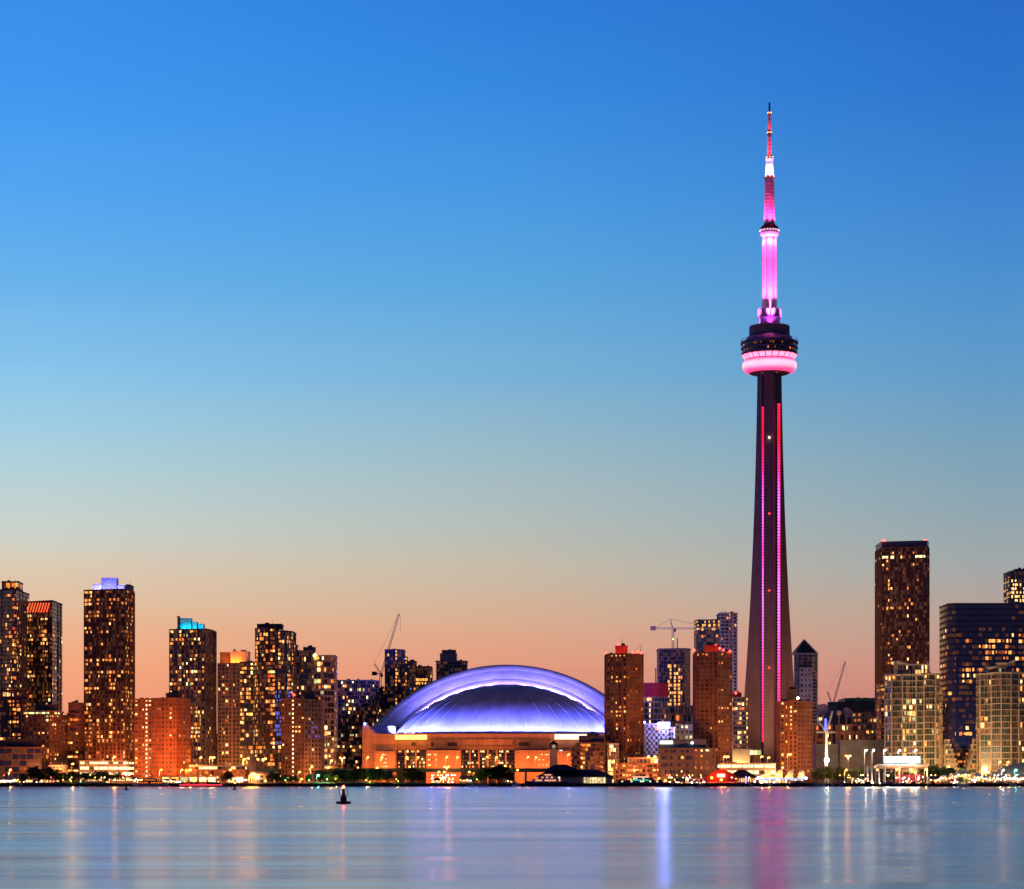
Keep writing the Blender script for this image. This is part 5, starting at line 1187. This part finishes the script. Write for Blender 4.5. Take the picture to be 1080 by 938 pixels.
tent(897,912,822.5,820.3,1636,MT['white'],(1,.4,.15),'low pale kiosk',2200,False); tent(723,732,824,821,1630,MT['canvas'],(1,.8,.8),'white tent',2400); tent(733,740,824.5,821.6,1630,MT['canvas'],(1,.8,.8),'white tent',2400); tent(712,721,824.5,822,1632,MT['canvas'],(1,.8,.6),'small pale tent',1600)
tent(152,166,822,820.5,1645,MT['white'],(1,.35,.15),'low flat kiosk',1500,False); tent(136,148,822,819.5,1640,MT['darkroof'],(1,.35,.15),'dark roofed kiosk',1500); tent(172,186,823.5,821.5,1640,MT['navy'],(.5,.5,1),'blue-violet lit awning',2600,False); tent(455,466,823,820.5,1645,MT['darkroof'],(1,.6,.4),'dark roofed kiosk',1800); tent(484,498,822,818.5,1650,MT['stadium'],(1,.45,.2),'salmon lit kiosk',3500,False); tent(0,16,823,820.8,1650,MT['white'],(1,.6,.25),'long pale awning',3000,False); tent(534,541,826-3,820.5,1640,MT['white'],(1,.8,.3),'tiny yellow-lit booth',900,False)
name_row(tents, 'tent')
# small lamps strung along the promenade, each a bollard light
bol = []
proto_b = None
for i in range(285):
    px = rnd.choice((rnd.uniform(-5,132), rnd.uniform(132,262), rnd.uniform(455,480), rnd.uniform(700,745), rnd.uniform(770,1078), rnd.uniform(890,1078), rnd.uniform(980,1078)))
    Y = rnd.uniform(1604,1658); h = rnd.choice((.9,1.1,2.4,3.2,4.0,5.5)); kind = rnd.choice(('sodium','sodium','white','white','red'))
    k = ('b', h, kind)
    if k not in lamp_meshes:
        p = MB(); p.tube((0,0,0), (0,0,h-.2), .07, .07, 5); po = p.build('post', MT['black']); b_ = MB(); b_.ball((0,0,h), .26, 6); he = b_.build('lamp_head', {'sodium': emit('promenade_amber', (1,.4,.1), 16) , 'white': emit('promenade_white', (1,.85,.65), 18), 'red': emit('promenade_red', (1,.1,.08), 12)}[kind])
        C.objects.unlink(po); C.objects.unlink(he); lamp_meshes[k] = [('post', po.data), ('lamp_head', he.data)]
    o = thing('promenade_lamp', '', 'lamp', (P(px,Y), Y, GZ+.01), 'small lamps along the promenade')
    for nme, me in lamp_meshes[k]: c = bpy.data.objects.new(nme, me); C.objects.link(c); c.parent = o
    bol.append((o, px, {'sodium':'amber','white':'white','red':'red'}[kind]+(' low' if h < 2 else ' head-high' if h < 3 else ' tall')+' lamp'))
d = {}
for o, px, kw in bol: d.setdefault((kw, seg(px)), []).append((px, o))
for (kw, sg), l in d.items():
    for i, (px, o) in enumerate(sorted(l, key=lambda t: t[0])): o['label'] = f'{kw} {sg}'+('' if len(l) == 1 else f', {ORD[min(i,19)]} from left')
# people on the promenade: one distant crowd
def person(m, x, y, z, h, yaw, st):
    c, s_ = math.cos(yaw), math.sin(yaw); T_ = lambda a, b_, zz: (x+a*c-b_*s_, y+a*s_+b_*c, z+zz*h)
    for sg_ in (-1, 1):
        m.tube(T_(sg_*.09, -st*sg_, 0), T_(sg_*.08, 0, .5), .07, .1, 5); m.tube(T_(sg_*.2, st*sg_*.6, .45), T_(sg_*.19, 0, .8), .05, .06, 4)
    m.tube(T_(0,0,.47), T_(0,0,.82), .16, .2, 6); m.tube(T_(0,0,.81), T_(0,0,.88), .06, .06, 5); m.ball(T_(0,0,.935), .115, 6)
m = MB()
for i in range(260):
    px = rnd.choice((rnd.uniform(700,800), rnd.uniform(850,1080), rnd.uniform(890,1080), rnd.uniform(150,262), rnd.uniform(450,545)))
    Y = rnd.uniform(1602,1628); person(m, P(px,Y), Y, GZ, rnd.uniform(1.6,1.88), rnd.uniform(0,6.3), rnd.uniform(0,.25))
o = m.build('crowd', MT['cloth']); o['kind'] = 'stuff'; o['label'] = 'distant crowd strolling along the lit promenade'

# ------------------------------------------------------------------ boats and buoys
def hull(m, x0, x1, Y, wdt, z0, z1, bow=1, rake=.14, mi=0):
    L = x1-x0; st = []
    for f, w_, dz in ((0,.75,.15),(.1,.95,.05),(.45,1,0),(.75,.8,.08),(.92,.38,.22),(1,.03,.35)):
        ff = f if bow > 0 else 1-f; st.append((x0+L*ff, wdt*w_/2, dz))
    vs = []; n = 5
    for x, w_, dz in st:
        zt = z1+(z1-z0)*dz; inx = (x0+L/2-x)*rake*.6
        vs += [(x,Y-w_,zt), (x+inx*.3,Y-w_*.85,z0+.35*(zt-z0)), (x+inx*.5,Y,z0), (x+inx*.3,Y+w_*.85,z0+.35*(zt-z0)), (x,Y+w_,zt)]
    fs = []
    for j in range(len(st)-1):
        for i in range(n-1): fs.append((j*n+i, j*n+i+1, (j+1)*n+i+1, (j+1)*n+i))
        fs.append((j*n+4, j*n, (j+1)*n, (j+1)*n+4))
    fs += [tuple(range(n)), tuple((len(st)-1)*n+i for i in range(n))]
    m.add(vs, fs, mi)
def cabin(m, x0, x1, Y, w_, z0, z1, sl=1.0): m.prism([(x0,Y-w_),(x1,Y-w_),(x1,Y+w_),(x0,Y+w_)], z0, z1, 0, [(x0+sl*.5,Y-w_*.9),(x1-sl,Y-w_*.9),(x1-sl,Y+w_*.9),(x0+sl*.5,Y+w_*.9)])
def vessel(name, lab, cat, px0, px1, Y, free, decks, hm, cm, lm, bow=-1, mastp=None, wdt=5, grp='boats moored along the quay', litn=.8):
    x0, x1 = P(px0,Y), P(px1,Y); o = thing(name, lab, cat, ((x0+x1)/2, Y, 0), grp)
    m = MB(); hull(m, x0, x1, Y, wdt, -.4, free, bow); m.build('hull', hm, o, False); z = free
    for (a, c, h_) in decks:
        xa, xc = x0+(x1-x0)*a, x0+(x1-x0)*c; m = MB(); cabin(m, xa, xc, Y, wdt*.38, z-.1, z+h_, .8); m.build('cabin', cm, o)
        m = MB(); m.box(xa-.4, xc-.3, Y-wdt*.42, Y+wdt*.42, z+h_, z+h_+.14); m.build('deck_roof', cm, o)
        k = xa+1.1; 
        while k < xc-1.6:
            if rnd.random() < litn: m = MB(); m.box(k, k+.9, Y-wdt*.40, Y-wdt*.375, z+h_*.42, z+h_*.8); m.build('window', lm, o)
            k += 1.5
        z += h_+.14
    if mastp:
        x = x0+(x1-x0)*mastp[0]; m = MB(); m.tube((x,Y,z-.2), (x,Y,mastp[1]), .09, .05, 5); m.tube((x-.9,Y,mastp[1]*.8+z*.2), (x+.9,Y,mastp[1]*.8+z*.2), .05, .05, 4); m.build('mast', MT['steel'], o)
    return o
vessel('motor_yacht', 'long dark blue motor yacht moored before the green-roofed ferry terminal', 'yacht', 553, 600, 1592, 2.9, ((.16,.86,1.9),(.3,.78,1.7),(.42,.66,1.4)), MT['hulld'], MT['hullw'], emit('salmon_cabin_window', (1,.35,.15), 1.8, False), -1, (.55,10.5), 7)
vessel('ferry', 'low navy passenger boat with teal-lit deck before the terraced flats', 'ferry', 645, 705, 1590, 2.2, ((.1,.9,2.0),(.35,.75,1.4)), MT['hulld'], MT['navy'], LIT[3], 1, (.8,7), 7, litn=.35)
m = MB(); o = bpy.data.objects['ferry']; m.box(P(666,1590), P(684,1590), 1586.3, 1586.45, 4.0, 4.5); m.build('deck_light', emit('teal_deck', (.05,.6,.45), 1.5), o)
m = MB(); m.box(P(667,1590), P(684,1590), 1586.6, 1586.75, 6.0, 6.5); m.build('roof_light', emit('pink_roof_light', (1,.5,.4), 1.8), o)
v = vessel('tour_boat', 'long low tour boat with a red light streak before the orange terminal', 'boat', 186, 240, 1588, 1.3, ((.12,.88,1.7),), MT['hulld'], MT['darkroof'], LIT[7], 1, (.3,5), 6, litn=.5)
m = MB(); m.box(P(190,1588), P(235,1588), 1584.7, 1584.85, 1.0, 1.3); m.build('light_strip', emit('red_streak', (1,.04,.1), 3.0), v)  # glowing strip stands in for the red streak of the moving boat's lights
v = vessel('tour_boat', 'shorter dim pink-lit tour boat left of the red-streaked one', 'boat', 140, 178, 1590, 1.4, ((.15,.85,1.9),(.3,.7,1.5)), MT['hullw'], MT['redwall'], LIT[0], 1, (.5,6.5), 6)
vessel('patrol_boat', 'small white boat with bare mast left of the dark blue yacht', 'boat', 540, 549, 1594, 1.2, ((.3,.75,1.6),), MT['hullw'], MT['hullw'], LIT[3], -1, (.4,9), 3)
vessel('tour_boat', 'dark boat with row of dim windows below the blue-lit roof edge', 'boat', 829, 858, 1591, 1.9, ((.12,.9,1.8),), MT['hulld'], MT['navy'], LIT[4], 1, (.5,6), 6)
vessel('tour_boat', 'long black boat dotted with lamps before the white cone columns', 'boat', 891, 922, 1591, 1.8, ((.15,.9,1.2),), MT['black'], MT['black'], LIT[3], -1, None, 5, litn=.6)
vessel('tour_boat', 'navy boat lying below the left end of the stage canopy', 'boat', 924, 947, 1591, 1.7, ((.2,.8,1.2),), MT['hulld'], MT['navy'], LIT[6], 1, None, 5, litn=.5)
vessel('tour_boat', 'black boat with white lamps below the pink stage wall', 'boat', 950, 977, 1591, 1.7, ((.15,.85,1.3),), MT['black'], MT['dark'], LIT[2], -1, (.3,6), 5)
vessel('tour_boat', 'dark hull before the dark blue roofed kiosk', 'boat', 979, 1004, 1591, 1.7, ((.1,.6,1.2),), MT['black'], MT['redwall'], LIT[0], 1, None, 5)
vessel('tour_boat', 'pale small cruiser below the green-lit kiosk', 'boat', 1010, 1022, 1590, 1.5, ((.3,.8,1.4),), MT['hullw'], MT['hullw'], LIT[2], 1, (.5,7), 4)
vessel('tour_boat', 'long dark boat before the cream tents at far right', 'boat', 1026, 1064, 1591, 1.8, ((.1,.9,1.2),), MT['black'], MT['dark'], LIT[4], -1, None, 5)
sail_b = []
for px, mt_ in ((792,811),(863,815),(868,817),(878,812),(887,813),(738,815),(740.5,818),(812,818),(855,816),(902,816),(1030,814),(1066,818),(509,817),(498,819),(22,816)):
    Y = 1594+rnd.uniform(-1,2); x = P(px,Y); o = thing('sailboat', '', 'sailboat', (x, Y, 0), 'sailboats with bare masts along the quay')
    L = rnd.uniform(6,9); m = MB(); hull(m, x-L/2, x+L/2, Y, 2.4, -.3, 1.0, rnd.choice((-1,1))); m.build('hull', rnd.choice((MT['hullw'],MT['hulld'])), o)
    m = MB(); cabin(m, x-L*.15, x+L*.2, Y, .8, .95, 1.5, .4); m.build('cabin', MT['hullw'], o)
    m = MB(); m.tube((x,Y,1), (x,Y,wz(mt_,Y)), .1, .06, 5); m.build('mast', MT['steel'], o); m = MB(); m.tube((x,Y,2.1), (x-L*.4,Y,2.2), .12, .1, 5); m.build('boom', MT['canvas'], o)
    sail_b.append((o, px, 'bare-masted sailboat'))
name_row(sail_b, 'boat')
MB_RED = emit('buoy_lamp', (1,.05,.03), 40)
def buoy(px, py_w, py_t, lab, wpx):
    Y = (CZ)*F/(py_w-HY); x = P(px, Y); h = (py_w-py_t)*Y/F; w_ = wpx*Y/F
    o = thing('channel_buoy', lab, 'buoy', (x, Y, 0), 'channel buoys on the lake')
    m = MB(); m.lathe([(.02,-.2),(w_*.46,-.2),(w_*.5,h*.05),(w_*.5,h*.12),(w_*.44,h*.14),(w_*.3,h*.14)], x, Y, 20); m.build('float', MT['black'], o, False)
    m = MB(); m.lathe([(w_*.22,h*.12),(w_*.21,h*.24),(w_*.2,h*.40),(w_*.13,h*.46),(w_*.09,h*.72),(w_*.09,h*.84),(.02,h*.86)], x, Y, 16); m.build('tower', MT['black'], o, False)
    m = MB()
    for s_ in (-1, 1):
        for dy in (-.2, .2):
            m.tube((x+s_*w_*.08,Y+dy*w_,h*.80), (x+s_*w_*.3,Y+dy*w_,h*.80), h*.012, h*.012, 4); m.tube((x+s_*w_*.3,Y+dy*w_,h*.80), (x+s_*w_*.24,Y+dy*w_,h*.45), h*.012, h*.012, 4); m.tube((x+s_*w_*.24,Y+dy*w_,h*.45), (x+s_*w_*.1,Y+dy*w_,h*.4), h*.012, h*.012, 4)
    m.build('guard_frame', MT['black'], o)
    return o, x, Y, h, w_
o, x, Y, h, w_ = buoy(362.3, 848, 828.6, 'black channel buoy with glowing red lamp floating nearest on the lake', 16)
m = MB(); m.lathe([(.01,h*.86),(w_*.07,h*.87),(w_*.075,h*.96),(.01,h*1.0)], x, Y, 10); m.build('lamp', MB_RED, o, True); light('POINT', 'lamp_light', (x, Y-.4, h*.97), (1,.05,.03), 60, o, .05)
o, x, Y, h, w_ = buoy(133, 833.5, 826, 'small dark buoy with tapered body near the left shore', 5)
m = MB(); m.ball((x,Y,h*.93), h*.06, 6); m.build('top_mark', MT['black'], o)
o, x, Y, h, w_ = buoy(247.5, 833.5, 825.5, 'small dark buoy with amber lamp off the orange terminal', 5)
m = MB(); m.ball((x,Y,h*.97), h*.09, 6); m.build('lamp', MSOD, o)
Y = 1640; o = thing('footbridge', 'red-lit raised beam on posts beside the left parking decks', 'footbridge', (P(126,Y), Y, GZ))
m = MB(); m.box(P(113,Y), P(142,Y), Y, Y+3, wz(818.6,Y), wz(817.2,Y)); m.build('beam', MT['red'], o)
for px in (116,132,140): m = MB(); m.tube((P(px,Y),Y+1.5,GZ), (P(px,Y),Y+1.5,wz(818.5,Y)), .4, .4, 6); m.build('post', MT['rust'], o)
light('POINT', 'beam_light', (P(128,Y), Y-4, wz(821,Y)), (1,.1,.03), 4000, o, .3)
Y = 1655; m = MB(); o = thing('curved_roof', 'low grey curved bandshell roof behind the lamps at the right edge', 'bandshell', (P(1070,Y), Y, GZ))
m.lathe([(P(1092,Y)-P(1054,Y), wz(817,Y)), ((P(1092,Y)-P(1054,Y))*.8, wz(811,Y)), ((P(1092,Y)-P(1054,Y))*.45, wz(806,Y)), (.5, wz(803,Y))], P(1092,Y), Y+24, 24, 0, math.pi, 2*math.pi, .6); m.build('roof_shell', MT['grey'], o, True)
for px in (1058,1068,1078): m = MB(); m.tube((P(px,Y),Y+14,GZ), (P(px,Y),Y+14,wz(815,Y)), .3, .3, 6); m.build('post', MT['steel'], o)

# railings along the quay edge, in runs
k = 0; rails = []
for a in range(-10, 1090, 40):
    if rnd.random() < .25: continue
    o = thing('quay_railing', '', 'railing', (P(a+18,1601.5), 1601.5, GZ), 'railings along the quay edge'); m = MB(); x0, x1 = P(a,1601.5), P(a+36,1601.5); x = x0
    while x < x1: m.tube((x,1601.5,GZ), (x,1601.5,GZ+1.1), .05, .05, 4); x += 1.6
    for z in (.5, 1.1): m.tube((x0,1601.5,GZ+z), (x1,1601.5,GZ+z), .045, .045, 4)
    m.build('rail', MT['black'], o); rails.append((o, a+18, 'black quay railing'))
name_row(rails, 'rail')

for o in [o for o in bpy.data.objects if not o.users_collection]: bpy.data.objects.remove(o)   # mesh templates that were only copied from
